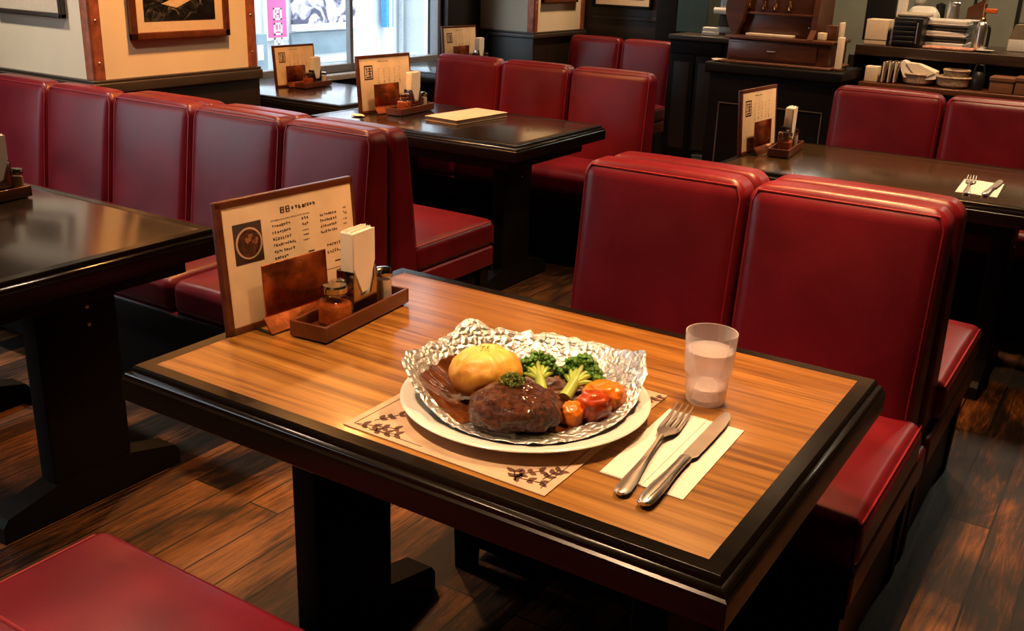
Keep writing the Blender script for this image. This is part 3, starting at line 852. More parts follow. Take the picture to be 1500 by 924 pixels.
# foil
RIM = sorted([(-138.4, .205, .092), (-123, .178, .040), (-100, .172, .026), (-86, .172, .024), (-55, .180, .024), (-16, .174, .025), (8, .176, .030), (20, .184, .040), (33, .197, .074), (44, .203, .086), (68, .190, .066), (97, .180, .066), (126, .176, .068), (140, .172, .074), (152, .178, .096), (160, .178, .096), (176, .176, .080), (200, .186, .082)])
def rimat(a):
    a = (a + 180) % 360 - 180
    pts = [(x if x <= 180 else x - 360, r, z) for x, r, z in RIM]; pts.sort()
    pts = [(pts[-1][0] - 360,) + pts[-1][1:]] + pts + [(pts[0][0] + 360,) + pts[0][1:]]
    for p, q in zip(pts, pts[1:]):
        if p[0] <= a <= q[0]:
            k = (a - p[0]) / (q[0] - p[0]); k = k * k * (3 - 2 * k) * .5 + k * .5
            return p[1] + (q[1] - p[1]) * k, p[2] + (q[2] - p[2]) * k
    return .18, .05
fo = MB(); NA, NR = 132, 24
vs = []; fs = []
zf = .0135
def foilpt(a, u):
    """a point of the crumpled sheet: angle in degrees, share of the way from the centre to the rim"""
    R_, H_ = rimat(a)
    c, s_ = cos(radians(a)), sin(radians(a))
    big = max(0, min(1, (cos(radians(a - 60)) + .15) * 1.6))      # broad creases on the far side, fine crumples on the other
    n1 = noise.noise(Vector((c * 7, s_ * 7, u * 3.0)))
    nf = noise.noise(Vector((c * 24, s_ * 24, u * 9.0))); nb = noise.cell(Vector((c * 8 + u * 2.1, s_ * 8, u * 3.2 + 7))) * .5 - .1 + .4 * noise.noise(Vector((c * 13, s_ * 13, u * 5.0)))
    n2 = nf * (1 - big) + nb * big
    k = max(0, (u - .6) / .4)
    amp = .0010 + .0075 * max(0, (u - .45) / .55)
    z = zf + (H_ - zf) * k ** 1.25 + amp * (n1 * .8 + n2 * .75)
    rr = R_ * u * (1 + (.03 * n1 + .02 * n2) * k)
    z = max(z, .0128 + max(0, (rr - .12)) * .175 + .0005)
    return rr, z
for j in range(NR + 1):
    for i in range(NA):
        a = 360 * i / NA
        rr, z = foilpt(a, j / NR)
        vs.append((rr * cos(radians(a)), rr * sin(radians(a)), z))
for j in range(NR):
    for i in range(NA):
        fs.append([j * NA + i, j * NA + (i + 1) % NA, (j + 1) * NA + (i + 1) % NA, (j + 1) * NA + i])
fo.add(vs, fs, FOIL, False)
o = fo.build('foil_wrap', None, (PC.x, PC.y, pz)); tag(o, 'crumpled open aluminium foil on the white plate', 'foil')
o.modifiers.new('thick', 'SOLIDIFY').thickness = .0006
def foodz(z): return pz + zf + z
# sauce pool, irregular, also creeping up the foil wall towards the window side
sp = MB(); vs = []; fs = []; NA2, NR2 = 132, 28
for j in range(NR2 + 1):
    for i in range(NA2):
        a = 2 * pi * i / NA2; u = j / NR2
        R0 = .136 + .016 * noise.noise(Vector((cos(a) * 1.6, sin(a) * 1.6, 4)))
        dx = Vector((cos(a), sin(a))).dot(Vector((-.85, -.50)))
        R0 += .045 * max(0, dx) ** .8
        us = min(.86 if 172 < math.degrees(a) < 260 else .74, R0 / rimat(math.degrees(a))[0]) * u
        rr, zz = foilpt(math.degrees(a), us); x, y = rr * cos(a), rr * sin(a)
        vs.append((x, y, zz + .0065 - .0058 * u ** 6 + .0012 * noise.noise(Vector((x * 60, y * 60, 0)))))
for j in range(NR2):
    for i in range(NA2):
        fs.append([j * NA2 + i, j * NA2 + (i + 1) % NA2, (j + 1) * NA2 + (i + 1) % NA2, (j + 1) * NA2 + i])
sp.add(vs, fs, SAUCE, True)
o = sp.build('brown_sauce', None, (PC.x, PC.y, pz + .0002)); tag(o, 'glossy brown sauce pooled inside the foil', 'sauce', kind='stuff')
RANG = radians(32.7)       # direction of the picture's horizontal on the table
# patty
def patty_fn(p, d):
    f = 1 + .05 * noise.noise(d * 3.1)
    p = p * f
    if p.z < -.012: p.z = -.012 - (-.012 - p.z) * .25
    if p.z > 0: p.z -= .010 * math.exp(-((d.x - .25) ** 2 + (d.y + .05) ** 2) / .05) * (d.z > 0)
    return p
t = thing('hamburger_patty', 'glossy brown hamburger steak with parsley on top', 'food', (.693, .166, foodz(.019)))
MB().blob((0, 0, .013), .071, .057, .039, STEAK, 64, 40, .10, 25, patty_fn, RANG, .88, 2).build('meat', t)
pa = MB(); rnd = random.Random(9)
def flakes(mb, c, rad, n, s, zfun):
    for _ in range(n):
        a = rnd.uniform(0, 2 * pi); r = rad * sqrt(rnd.random())
        x, y = c[0] + r * cos(a), c[1] + r * sin(a)
        z = zfun(r / rad) + rnd.uniform(-.001, .002)
        e1 = Vector((rnd.uniform(-1, 1), rnd.uniform(-1, 1), rnd.uniform(-.6, 1))).normalized() * s * rnd.uniform(.6, 1.3)
        e2 = Vector((rnd.uniform(-1, 1), rnd.uniform(-1, 1), rnd.uniform(-.4, .8))).normalized() * s * rnd.uniform(.4, .8)
        p = Vector((x, y, z))
        mb.add([p - e1, p + e2, p + e1, p - e2], [[0, 1, 2, 3]], PARSLEY, False)
flakes(pa, (-.014, .010), .019, 620, .0028, lambda u: .0515 + .013 * (1 - u * u))
o = pa.build('parsley', t); o['kind'] = 'stuff'; o['label'] = 'chopped green parsley heap'
# potato
def pot_fn(p, d):
    # crossed splits on top
    if d.z > .1:
        q = Vector((d.x * cos(.5) + d.y * sin(.5), -d.x * sin(.5) + d.y * cos(.5)))
        g = math.exp(-(q.x / .10) ** 2) + math.exp(-(q.y / .09) ** 2)
        p = p * (1 - .085 * min(1.2, g) * min(1, (d.z - .1) * 2.2))
    if p.z < -.02: p.z = -.02 - (-.02 - p.z) * .6
    return p
t = thing('baked_potato', 'round golden baked potato split open beside the brown patty', 'food', (.600, .222, foodz(.004)))
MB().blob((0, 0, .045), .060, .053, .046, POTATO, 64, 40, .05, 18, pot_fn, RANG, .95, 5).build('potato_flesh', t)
pa = MB(); flakes(pa, (-.004, .004), .018, 110, .0016, lambda u: .088 - .005 * u * u)
o = pa.build('parsley', t); o['kind'] = 'stuff'; o['label'] = 'sprinkled green parsley flakes'
# broccoli
def broccoli(loc, rz, lab, sc):
    t = thing('broccoli_floret', lab, 'food', loc, rz, 'broccoli florets in the foil')
    s_ = MB()
    base = Vector((0, -.030, .004)); mid = Vector((0, -.006, .016))
    s_.tube([base * sc, mid * sc, Vector((0, .012, .026)) * sc], [.010 * sc, .0085 * sc, .006 * sc], STALK, 12)
    tips = []
    for k in range(7):
        a = -1.3 + 2.6 * k / 6
        tip = Vector((sin(a) * .026, .010 + cos(a) * .016, .026 + .009 * cos(a * 2) + .004 * (k % 2)))
        s_.tube([mid * sc, (mid.lerp(tip, .6) + Vector((0, 0, .002))) * sc, tip * sc], [.0055 * sc, .004 * sc, .003 * sc], STALK, 8)
        tips.append(tip)
    s_.build('stalk', t)
    h = MB(); r2 = random.Random(int(rz * 100))
    for tip in tips:
        for _ in range(26):
            v = Vector((r2.gauss(0, 1), r2.gauss(0, 1), r2.gauss(0, .8))).normalized() * .0125 * r2.uniform(.55, 1)
            if v.y < -.006: v.y *= .4
            p = (tip + v + Vector((0, .002, .003))) * sc; r_ = r2.uniform(.0032, .0052) * sc
            h.blob(p, r_, r_, r_, BROC, 7, 5, .3, 40, None, 0, 1, r2.random())
    o = h.build('floret_head', t); o['kind'] = 'stuff'
    return t
broccoli((.650, .310, foodz(.008)), RANG + .15, 'broccoli floret next to the potato', 1.0)
broccoli((.712, .322, foodz(.008)), RANG - .55, 'broccoli floret with pale stalk next to the carrots', 1.12)
# carrots
def chunk(loc, rz, sx, sy, sz, mt, lab, nm, seed):
    t = MB().blob((0, 0, sz * .75), sx, sy, sz, mt, 32, 20, .16, 22, None, 0, .72, seed).build(nm, None, loc, 80, (0, 0, rz)); tag(t, lab, 'food')
    return t
chunk((.770, .315, foodz(.003)), RANG - .3, .034, .026, .024, CARROT, 'largest orange carrot chunk at the foil edge', 'carrot_chunk', 1)
chunk((.757, .235, foodz(.002)), RANG + 1.2, .024, .018, .019, CARROT, 'small orange carrot chunk touching the patty', 'carrot_chunk', 2)
chunk((.775, .268, foodz(.004)), RANG + .5, .028, .024, .024, TOMATO, 'red glazed tomato piece between the carrot chunks', 'tomato_piece', 3)

# tumbler
t = thing('water_glass', 'clear stackable tumbler of water standing on the meal table', 'glass', (.881, .479, ZT))
ou = [(0, 0), (.031, 0), (.0335, .003), (.0342, .010), (.0360, .050), (.0372, .0515), (.0398, .054), (.0410, .058), (.0425, .100), (.0435, .124), (.0432, .1252)]
inn = [(.0418, .1245), (.0408, .100), (.0392, .060), (.0380, .056), (.0346, .050), (.0328, .012), (.030, .009), (0, .009)]
MB().lathe(ou + inn, TUMBLER, 48).build('tumbler', t, sharp=50)
MB().lathe([(0, .0085), (.030, .0090), (.0325, .012), (.0338, .030), (.022, .026), (0, .024)], FROST, 40).build('glass_base', t)
MB().lathe([(0, .0098), (.0295, .0098), (.0322, .0125), (.0342, .050), (.0375, .0565), (.0388, .061), (.0402, .094), (.0, .094)], WATER, 48).build('water', t, sharp=50)

# napkin, fork and knife
def napkin(loc, rz, label):
    o = thing('paper_napkin', label, 'napkin', loc, rz)
    p = MB(); 
    p.prism([(0, 0), (.132, -.002), (.124, .259), (-.008, .261)], 0, .0012, NAPKIN)
    p.prism([(.001, .001), (.067, 0), (.061, .259), (-.007, .260)], .0012, .0022, NAPKIN)
    p.build('napkin_sheet', o); return o
def fork(loc, rz, label):
    t = thing('fork', label, 'fork', loc, rz, 'forks on napkins')
    # local +y towards the tines, length .32
    def strip(mb, pts, th, zfun):
        vs = []; fs = []
        for (y, hw) in pts:
            z = zfun(y)
            for (sx, dz) in ((-1, 0), (-.55, th), (.55, th), (1, 0), (.55, -th * .6), (-.55, -th * .6)): vs.append((sx * hw, y, z + dz))
        n = len(pts)
        for i in range(n - 1):
            for k in range(6): fs.append([i * 6 + k, i * 6 + (k + 1) % 6, (i + 1) * 6 + (k + 1) % 6, (i + 1) * 6 + k])
        fs.append(list(range(6))); fs.append([(n - 1) * 6 + k for k in reversed(range(6))])
        mb.add(vs, fs, STEEL, True)
    zf_ = lambda y: .004 + .007 * max(0, (y - .06) / .13) if y < .19 else .011 - .012 * sin((y - .19) / .13 * pi) * .55
    h = MB(); strip(h, [(0, .004), (.004, .0095), (.015, .0125), (.04, .012), (.08, .0085), (.12, .0055), (.16, .0042), (.19, .0045)], .0028, zf_); h.build('handle', t)
    h = MB(); strip(h, [(.187, .0045), (.20, .008), (.212, .0145), (.225, .0168), (.236, .0168)], .0016, zf_); h.build('neck', t)
    for k in range(4):
        x = -.0145 + k * .0097
        MB().tube([(x, .230, zf_(.230)), (x, .26, zf_(.26)), (x * .97, .29, zf_(.29)), (x * .95, .322, zf_(.322))], [.0028, .0026, .0022, .0011], STEEL, 8).build('tine', t)
    return t
def knife(loc, rz, label):
    t = thing('table_knife', label, 'knife', loc, rz, 'knives on napkins')
    h = MB(); prof = [(0, .004, .003), (.004, .0105, .005), (.02, .0132, .0065), (.06, .0125, .0065), (.10, .0095, .006), (.14, .0085, .006), (.160, .0095, .006), (.165, .008, .004)]
    vs = []; fs = []
    for (y, hw, th) in prof:
        for k in range(12):
            a = 2 * pi * k / 12; vs.append((cos(a) * hw, y, .0065 + sin(a) * th))
    for i in range(len(prof) - 1):
        for k in range(12): fs.append([i * 12 + k, i * 12 + (k + 1) % 12, (i + 1) * 12 + (k + 1) % 12, (i + 1) * 12 + k])
    fs.append(list(reversed(range(12)))); fs.append([(len(prof) - 1) * 12 + k for k in range(12)])
    h.add(vs, fs, STEEL, True)
    for sx in (-.0055, .0055): h.tube([(sx * .6, .01, .0125), (sx, .04, .0132), (sx * .7, .15, .0125)], .0008, STEEL, 6)
    h.build('handle', t)
    bl = MB().prism([(-.006, .163), (.006, .163), (.0135, .175), (.0145, .24), (.0145, .30), (.012, .332), (.004, .350), (-.004, .350), (-.0075, .33), (-.0085, .24), (-.0085, .175)], .0055, .0072, STEEL)
    bl.build('blade', t)
    return t
np_ = napkin((.855, .145, ZT), 0, 'folded cream paper napkin under the cutlery on the meal table')
fk = fork((.9125, .094, ZT + .003), atan2(.039, .31), 'silver fork lying tines up on the napkin beside the plate')
kn = knife((.952, .085, ZT + .003), atan2(.014, .345), 'silver table knife lying on the napkin beside the fork')
dup(np_, (.905, 2.622, ZT), .02, 'small cream napkin under the cutlery on the brown table by the kitchen')
dup(fk, (.945, 2.585, ZT + .003), 0.1, 'distant fork on the brown table by the kitchen', None, 1)
dup(kn, (1.000, 2.600, ZT + .003), -.02, 'distant knife on the brown table by the kitchen', None, .9)
exec_kitchen = True
# ------------------------------------------------------------------ kitchen side
YC = 4.05     # front of the register counter
t = thing('register_counter', 'black panelled counter cabinet carrying the old cash register', 'counter', (-.26, YC, 0))
MB().bb((-.335, .03, .0), (.335, .37, .89), .004, BLACK).build('cabinet_body', t)
MB().bb((-.355, -.015, .89), (.36, .385, .945), .012, BLACK, seg=3).build('countertop', t)
EDGE = mat('edge_worn_wood', (.10, .075, .05), .4)
b_ = MB()
for (x0_, z0_, x1_, z1_) in ((-.27, .735, .28, .741), (-.27, .12, -.264, .741), (.274, .12, .28, .741), (-.27, .12, .28, .126)): b_.bb((x0_, .022, z0_), (x1_, .034, z1_), .002, EDGE)
b_.build('panel_moulding', t)
zc = .9455
t = thing('counter_mat', 'brown woven mat under the old cash register', 'mat', (-.26, YC, zc))
MB().bb((-.275, .01, 0), (.29, .36, .014), .005, mat('woven_brown_mat', (.13, .05, .025), .8, vary=.5, scale=150)).build('mat_body', t)
l_ = MB()
for k in range(14): l_.blob((-.30 + .004 * k, .03 + .011 * k % .1, .004), .014, .012, .005, PAPER, 8, 5, .4, 40)
l_ = MB().blob((-.305, .06, .008), .035, .05, .006, PAPER, 20, 8, .5, 60)
l_.build('lace_corner', t)
# antique wooden cash register
zr = zc + .0145
t = thing('cash_register', 'antique carved wooden cash register on the black counter', 'cash register', (-.255, YC + .04, zr))
MB().bb((-.26, .0, .0), (.265, .31, .105), .006, REGWOOD).build('drawer_case', t)
d_ = MB().bb((-.245, -.010, .014), (.205, .004, .092), .003, REGWOOD).build('cash_drawer', t)
MB().bb((-.045, -.020, .052), (0, -.008, .058), .002, STEEL).build('drawer_pull', d_)
MB().bb((-.275, -.02, .105), (.28, .32, .125), .006, REGWOOD, seg=3).build('case_ledge', t)
prof = [(-.02, .125), (.29, .125), (.29, .42), (.12, .42), (.05, .36), (.04, .28), (.03, .22), (.03, .17)]
for x in (.15,):
    MB().prism([(y, z) for y, z in prof], x, x + .03, REGWOOD, fn=lambda q: (q.z, q.x + .0, q.y)).build('side_panel', t)
MB().bb((-.21, .06, .125), (.155, .30, .235), .004, REGWOOD).build('front_panel', t)
kp = MB().bb((-.21, .055, .235), (.155, .30, .40), .006, REGWOOD)
kp.bb((-.21, .03, .228), (.155, .08, .240), .003, REGWOOD)
kp.build('key_panel', t)
for x in (-.185, -.105, -.045, .03):
    kk = MB().lathe([(0, 0), (.013, 0), (.014, .01), (.008, .022), (.006, .03), (.010, .038), (.008, .046), (0, .048)], mat('brass_key', (.75, .42, .16), .22, metal=1), 14, (x, .045, .255)); kk.build('key', t)
MB().blob((.135, .054, .178), .005, .004, .005, STEEL, 10, 6).build('lock', t)
# scrolled left cheek
sc_ = MB()
pts = []
for k in range(21):
    u = k / 20; z = .125 + .30 * u
    pts.append((-.245 - .045 * sin(min(1, u * 1.15) * pi) ** 1.2, z))
poly = pts + [(-.195, .425), (-.185, .30), (-.195, .20), (-.225, .125)]
sc_.prism(poly, -.005, .28, REGWOOD, fn=lambda q: (q.x, q.z, q.y), smooth=True)
sc_.build('scrolled_cheek', t)
o = MB().bb((-.17, -.012, 0), (.07, .05, .012), .002, PAPER).build('receipt_stack', None, (-.255, YC + .045, zr + .1255)); tag(o, 'flat strip of cream paper slips on the cash register ledge', 'paper')
o = MB().bb((0, 0, 0), (.035, .05, .035), .003, PAPER).build('note_pad', None, (-.065, YC + .06, zr + .1255)); tag(o, 'small cream note block at the register ledge end', 'note pad')
t = thing('letter_rack', 'wooden letter rack with pale upright card beside the cash register', 'rack', (-.008, YC + .12, zr + .1255))
MB().bb((-.04, 0, 0), (.02, .10, .07), .004, REGWOOD).build('rack_box', t)
MB().bb((.022, .02, 0), (.034, .09, .085), .002, PAPER).build('card', t)
t = thing('price_board', 'narrow pale board leaning at the end of the register counter', 'board', (.052, YC + .05, zc))
MB().bb((-.012, 0, 0), (.012, .05, .16), .003, PAPER).build('board_face', t)
MB().bb((-.02, -.006, 0), (.02, .06, .012), .003, REGWOOD).build('board_foot', t)

# cabinet left of the counter, with things on top
a = atY(982, 42, 5.2); b = atY(1052, 45, 5.2); zcab = .97
t = thing('sideboard_cabinet', 'black cabinet with panel doors between the post and the register counter', 'cabinet', (a.x, 5.2, 0))
wd = 1.0
MB().bb((0, .02, .10), (wd, .45, .955), .004, BLACK).build('cabinet_body', t)
MB().bb((-.01, -.0, .955), (wd, .46, .985), .004, LEDGE).build('cabinet_top', t)
for k in range(2):
    d_ = MB().bb((.02 + k * .17, .006, .22), (.18 + k * .17, .02, .86), .004, BLACK)
    d_.bb((.045 + k * .17, .0, .26), (.155 + k * .17, .008, .82), .004, PANEL); d_.build('door', t)
MB().bb((.02, .006, .87), (.36, .02, .945), .003, BLACK).build('drawer', t)
MB().bb((0, .04, 0), (wd, .44, .10), .002, BLACK).build('plinth', t)
zt = .9855
a = atY(986, 40, 5.45); b = atY(1030, 40, 5.45)
o = MB().bb((a.x, 5.5, zt), (b.x, 5.53, zt + .5), .003, GREENCLOTH).build('grey_screen', None); tag(o, 'plain grey green screen standing on the black cabinet', 'screen')
c = atY(1040, 38, 5.35)
t = thing('tape_dispenser', 'white tape dispenser on the cabinet left of the cash register', 'dispenser', (c.x, 5.33, zt))
MB().bb((-.045, 0, 0), (.045, .08, .024), .006, WHITE).build('base', t)
MB().bb((-.045, .005, .024), (.045, .075, .05), .008, WHITE, seg=3).build('body', t)
t = thing('office_machine', 'pale grey office machine with curved white arm beside the cash register', 'machine', (c.x + .05, 5.45, zt))
MB().bb((-.06, .06, 0), (.24, .20, .26), .015, GREYMETAL, seg=3).build('machine_body', t)
MB().tube([(-.08, .03, .15), (.03, .03, .15), (.07, .03, .13), (.08, .03, .09), (.075, .03, .05)], [.02, .022, .022, .02, .018], WHITE, 12).build('arm', t)
MB().bb((-.05, .045, .05), (.04, .062, .13), .004, BLACKPL).build('screen', t)
# raised step with grey mat beyond the post
a = atY(975, 215, 4.75)
st = struct(MB().bb((-1.6, 4.70, 0), (-.35, 5.15, .12), .006, REGWOOD).build('floor_step'), 'low wooden step to the kitchen')
t = MB().bb((0, 0, 0), (.62, .36, .02), .006, GREYMAT).build('step_mat', None, (-1.2, 4.74, .1205)); tag(t, 'grey mat lying on the low step beside the register counter', 'mat')
t = thing('waste_bin', 'small dark green bin on the step under the black cabinet', 'bin', (-.98, 5.02, .141))
MB().bb((-.06, 0, 0), (.06, .08, .11), .008, mat('bin_green', (.03, .10, .085), .5), seg=3).build('bin_body', t)
MB().bb((-.063, -.003, .11), (.063, .083, .12), .003, BLACKPL).build('bin_lid', t)

# serving counter behind the right bench
YS = 4.45
t = thing('serving_counter', 'long dark wooden serving counter with an open shelf behind the red bench', 'counter', (.10, YS, 0))
LW = 1.9
MB().bb((-.06, 0, 1.005), (LW, .60, 1.058), .006, wood('counter_wood', [(.3, (.02, .011, .007)), (.7, (.055, .03, .018))], (3, 20, 20), rough=.3)).build('countertop', t)
MB().bb((.012, -.13, .855), (LW, .42, .885), .004, REGWOOD).build('shelf', t)
MB().bb((-.06, .42, 0), (LW, .46, 1.005), .003, PANEL).build('back_panel', t)
MB().bb((-.06, .02, .0), (LW, .42, .845), .003, BLACK).build('cabinet_body', t)
MB().bb((-.09, .0, 0), (-.06, .46, 1.005), .004, PANEL).build('end_panel', t)
zs, zu = .8855, 1.0585
def on(px, Y, z):            # x of an image column at depth Y near height z
    d0 = atY(px, 60, Y); d1 = atY(px, 120, Y)
    k = (z - d0.z) / (d1.z - d0.z); return d0.x + (d1.x - d0.x) * k
def box_(px0, px1, Y, dep, z, h, mt, nm, lab, cat, r=.004):
    xa, xb = on(px0, Y, z), on(px1, Y, z)
    t = thing(nm, lab, cat, ((xa + xb) / 2, Y, z))
    hw = (xb - xa) / 2
    return t, hw
# --- on the top
t, hw = box_(1265, 1297, 4.50, 0, zu, 0, 0, 'paper_box', 'cream cardboard box with open top at the counter end', 'box')
MB().bb((-hw, 0, 0), (hw, .12, .125), .003, PAPER).build('box_body', t); MB().bb((-hw - .001, -.001, .022), (hw + .001, .121, .025), .0005, INK).build('box_stripe', t)
t, hw = box_(1304, 1346, 4.47, 0, zu, 0, 0, 'slatted_caddy', 'black slatted cooling unit with beige lid on the counter', 'appliance')
MB().bb((-hw, 0, 0), (hw, .16, .145), .008, BLACKPL, seg=3).build('unit_body', t)
MB().bb((-hw + .005, .02, .145), (hw + .012, .18, .165), .01, mat('beige_lid', (.42, .38, .29), .5), seg=3).build('unit_lid', t)
for k in range(5): MB().bb((-hw + .006, -.008, .018 + k * .024), (hw - .03, .004, .030 + k * .024), .002, GREYMETAL if k == 9 else BLACKPL).build('slat', t)
MB().bb((hw - .025, -.006, .02), (hw - .018, .004, .12), .002, STEEL).build('side_bar', t)
t, hw = box_(1306, 1320, 4.66, 0, zu, 0, 0, 'upright_card', 'tall white card standing behind the black slatted unit', 'card')
MB().bb((-hw, 0, 0), (hw, .02, .29), .002, WHITE).build('card_sheet', t)
MB().bb((-hw, -.0, 0), (hw, .05, .006), .002, WHITE).build('card_foot', t)
t, hw = box_(1318, 1366, 4.84, 0, zu, 0, 0, 'folded_towel', 'rolled white towel lying behind the black slatted unit', 'towel')
MB().rbox((0, .06, .09), (hw * 2, .14, .18), .05, 5, 4, WHITE, bulge=((2, 1, .01),)).build('towel_roll', t)
t, hw = box_(1262, 1305, 4.80, 0, zu, 0, 0, 'black_shelf', 'black shelf box with two white cartons behind the cream box', 'shelf')
MB().bb((-hw, 0, 0), (hw, .15, .225), .004, BLACKPL).build('shelf_body', t)
zt2 = zu + .226; xx = t.location.x
for k in range(2):
    q = thing('small_carton', 'small cream carton on the black shelf box, %s' % ('next to the white card' if k else 'farther from the white card'), 'carton', (xx - .025 + .06 * k, 4.83, zt2), 0, 'cartons on the black shelf box')
    MB().bb((-.025, 0, 0), (.025, .05, .05), .003, PAPER).build('carton_body', q); MB().bb((-.0255, -.0005, .034), (.0255, .0505, .038), .0005, LEDGE).build('carton_band', q)
t, hw = box_(1332, 1346, 5.0, 0, zu, 0, 0, 'white_cup', 'white cup standing high behind the folded towel', 'cup')
MB().lathe([(0, 0), (.03, 0), (.03, .2), (0, .2)], GREYMETAL, 20).build('stand', t)
MB().lathe([(0, .20), (.022, .20), (.03, .215), (.036, .26), (.033, .26), (.026, .22), (0, .212)], CERAMIC, 24).build('cup_bowl', t)
# stack of white platters and black trays
xa = on(1379, 4.62, zu)
for k, (w_, mt, lb) in enumerate(((.22, WHITE, 'lowest white tray'), (.20, BLACKPL, 'lower black tray'), (.215, WHITE, 'middle white tray'), (.195, BLACKPL, 'upper black tray'), (.22, WHITE, 'topmost white tray'))):
    q = thing('serving_tray', lb + ' in the stack on the kitchen counter', 'tray', (xa + .012 * (k % 2), 4.60, zu + .001 + k * .0275), .04 * (k % 3), 'trays stacked on the kitchen counter')
    MB().bb((-w_ / 2, 0, 0), (w_ / 2, .20, .010), .004, mt, seg=3).build('tray_floor', q)
    rm = MB(); rm.bb((-w_ / 2, 0, .008), (w_ / 2, .012, .026), .004, mt); rm.bb((-w_ / 2, .188, .008), (w_ / 2, .2, .026), .004, mt)
    rm.bb((-w_ / 2, 0, .008), (-w_ / 2 + .012, .2, .026), .004, mt); rm.bb((w_ / 2 - .012, 0, .008), (w_ / 2, .2, .026), .004, mt); rm.build('tray_wall', q)
def can(px0, px1, Y, z, prof, mt, nm, lab, cat, extra=None):
    t, hw = box_(px0, px1, Y, 0, z, 0, 0, nm, lab, cat)
    MB().lathe([(r * hw, zz) for r, zz in prof], mt, 28).build('can_body', t); return t, hw
t, hw = can(1379, 1397, 4.92, zu, [(0, 0), (.98, 0), (1, .004), (1, .19), (.95, .197), (0, .198)], STEEL, 'steel_canister', 'tall polished steel canister behind the tray stack', 'canister')
MB().lathe([(0, .198), (hw * .97, .198), (hw * 1.0, .202), (hw * 1.0, .214), (hw * .9, .218), (0, .22)], STEEL, 28).build('lid', t)
t, hw = can(1362, 1377, 5.01, zu, [(0, 0), (.95, 0), (1, .01), (.9, .20), (0, .21)], BLACKPL, 'coffee_pot', 'black coffee pot beside the steel canister', 'pot')
MB().tube([(-hw, 0, .17), (-hw - .03, 0, .16), (-hw - .03, 0, .08), (-hw, 0, .06)], .006, BLACKPL, 8).build('handle', t)
t, hw = box_(1407, 1421, 4.84, 0, zu, 0, 0, 'steel_container', 'grey metal container with white lid beside the tray stack', 'container')
MB().bb((-hw, 0, 0), (hw, .08, .125), .004, GREYMETAL).build('container_body', t); MB().bb((-hw - .01, -.006, .125), (hw + .012, .09, .135), .004, WHITE).build('lid', t)
t, hw = box_(1408, 1432, 4.98, 0, zu, 0, 0, 'wooden_block', 'dark wooden knife block behind the kitchen torch', 'block')
MB().prism([(-hw, 0), (hw, 0), (hw, .24), (-hw, .19)], 0, .09, REGWOOD, fn=lambda q: (q.x, q.z, q.y)).build('block_body', t)
for k in range(2): MB().bb((-hw * .5 + k * .04, .03, .20), (-hw * .5 + k * .04 + .015, .05, .26), .004, BLACKPL).build('knife_handle', t)
t, hw = box_(1424, 1440, 4.56, 0, zu, 0, 0, 'kitchen_torch', 'silver canister torch with orange nozzle on the counter', 'torch')
MB().lathe([(0, 0), (hw * .95, 0), (hw, .006), (hw, .115), (hw * .8, .13), (hw * .45, .138), (0, .14)], STEEL, 24).build('gas_canister', t)
MB().lathe([(hw * .5, .136), (hw * .55, .15), (hw * .3, .16), (hw * .3, .215), (hw * .36, .22), (0, .222)], mat('torch_brass', (.6, .32, .12), .3, metal=1), 16).build('nozzle', t)
MB().bb((0, -.008, .178), (hw * 2.2, .008, .20), .004, mat('torch_orange', (.6, .12, .02), .4)).build('valve', t)
t, hw = box_(1440, 1448, 4.7, 0, zu, 0, 0, 'small_tap', 'small dark tap on the counter next to the torch', 'tap')
MB().tube([(0, 0, 0), (0, 0, .09), (.0, -.02, .115), (0, -.05, .11)], .008, BLACKPL, 10).build('tap_pipe', t)
MB().lathe([(0, 0), (.018, 0), (.016, .014), (0, .016)], STEEL, 16).build('tap_base', t)
t, hw = box_(1428, 1446, 4.52, 0, zu, 0, 0, 'white_dish', 'flat white dish under the kitchen torch', 'dish')
MB().lathe([(0, .0), (.03, 0), (.055, .006), (.056, .008), (.03, .004), (0, .003)], CERAMIC, 28).build('dish_body', t); t.location.y = 4.56
bpy.data.objects['kitchen_torch'].location.z += .0045
t, hw = box_(1350, 1425, 4.47, 0, zu, 0, 0, 'meat_tray', 'shallow tray covered in pinkish wrap along the counter front', 'tray')
MB().bb((-hw, 0, 0), (hw, .11, .014), .006, mat('pinkish_wrap', (.62, .30, .20), .35, vary=.45, scale=60), seg=3, n=3).build('wrapped_tray', t)
t, hw = box_(1474, 1530, 4.72, 0, zu, 0, 0, 'white_band_box', 'brown box with white band before the black rack', 'box')
MB().bb((-hw, 0, 0), (hw, .14, .06), .004, WHITE).build('band', t); MB().prism([(-hw, .06), (hw, .06), (hw, .13), (-hw + .02, .13)], 0.0, .14, mat('drab_box', (.20, .16, .11), .6), fn=lambda q: (q.x, q.z, q.y)).build('box_top', t)
t, hw = box_(1478, 1530, 4.95, 0, zu, 0, 0, 'black_rack', 'black open rack at the counter against the grey wall', 'rack')
r_ = MB()
for x in (-hw, hw - .02): r_.bb((x, 0, 0), (x + .02, .05, .27), .003, BLACKPL)
r_.bb((-hw, 0, .25), (hw, .05, .275), .003, BLACKPL); r_.build('rack_frame', t)
MB().bb((-hw + .015, .01, .12), (hw - .015, .05, .13), .002, BLACKPL).build('rack_shelf', t)
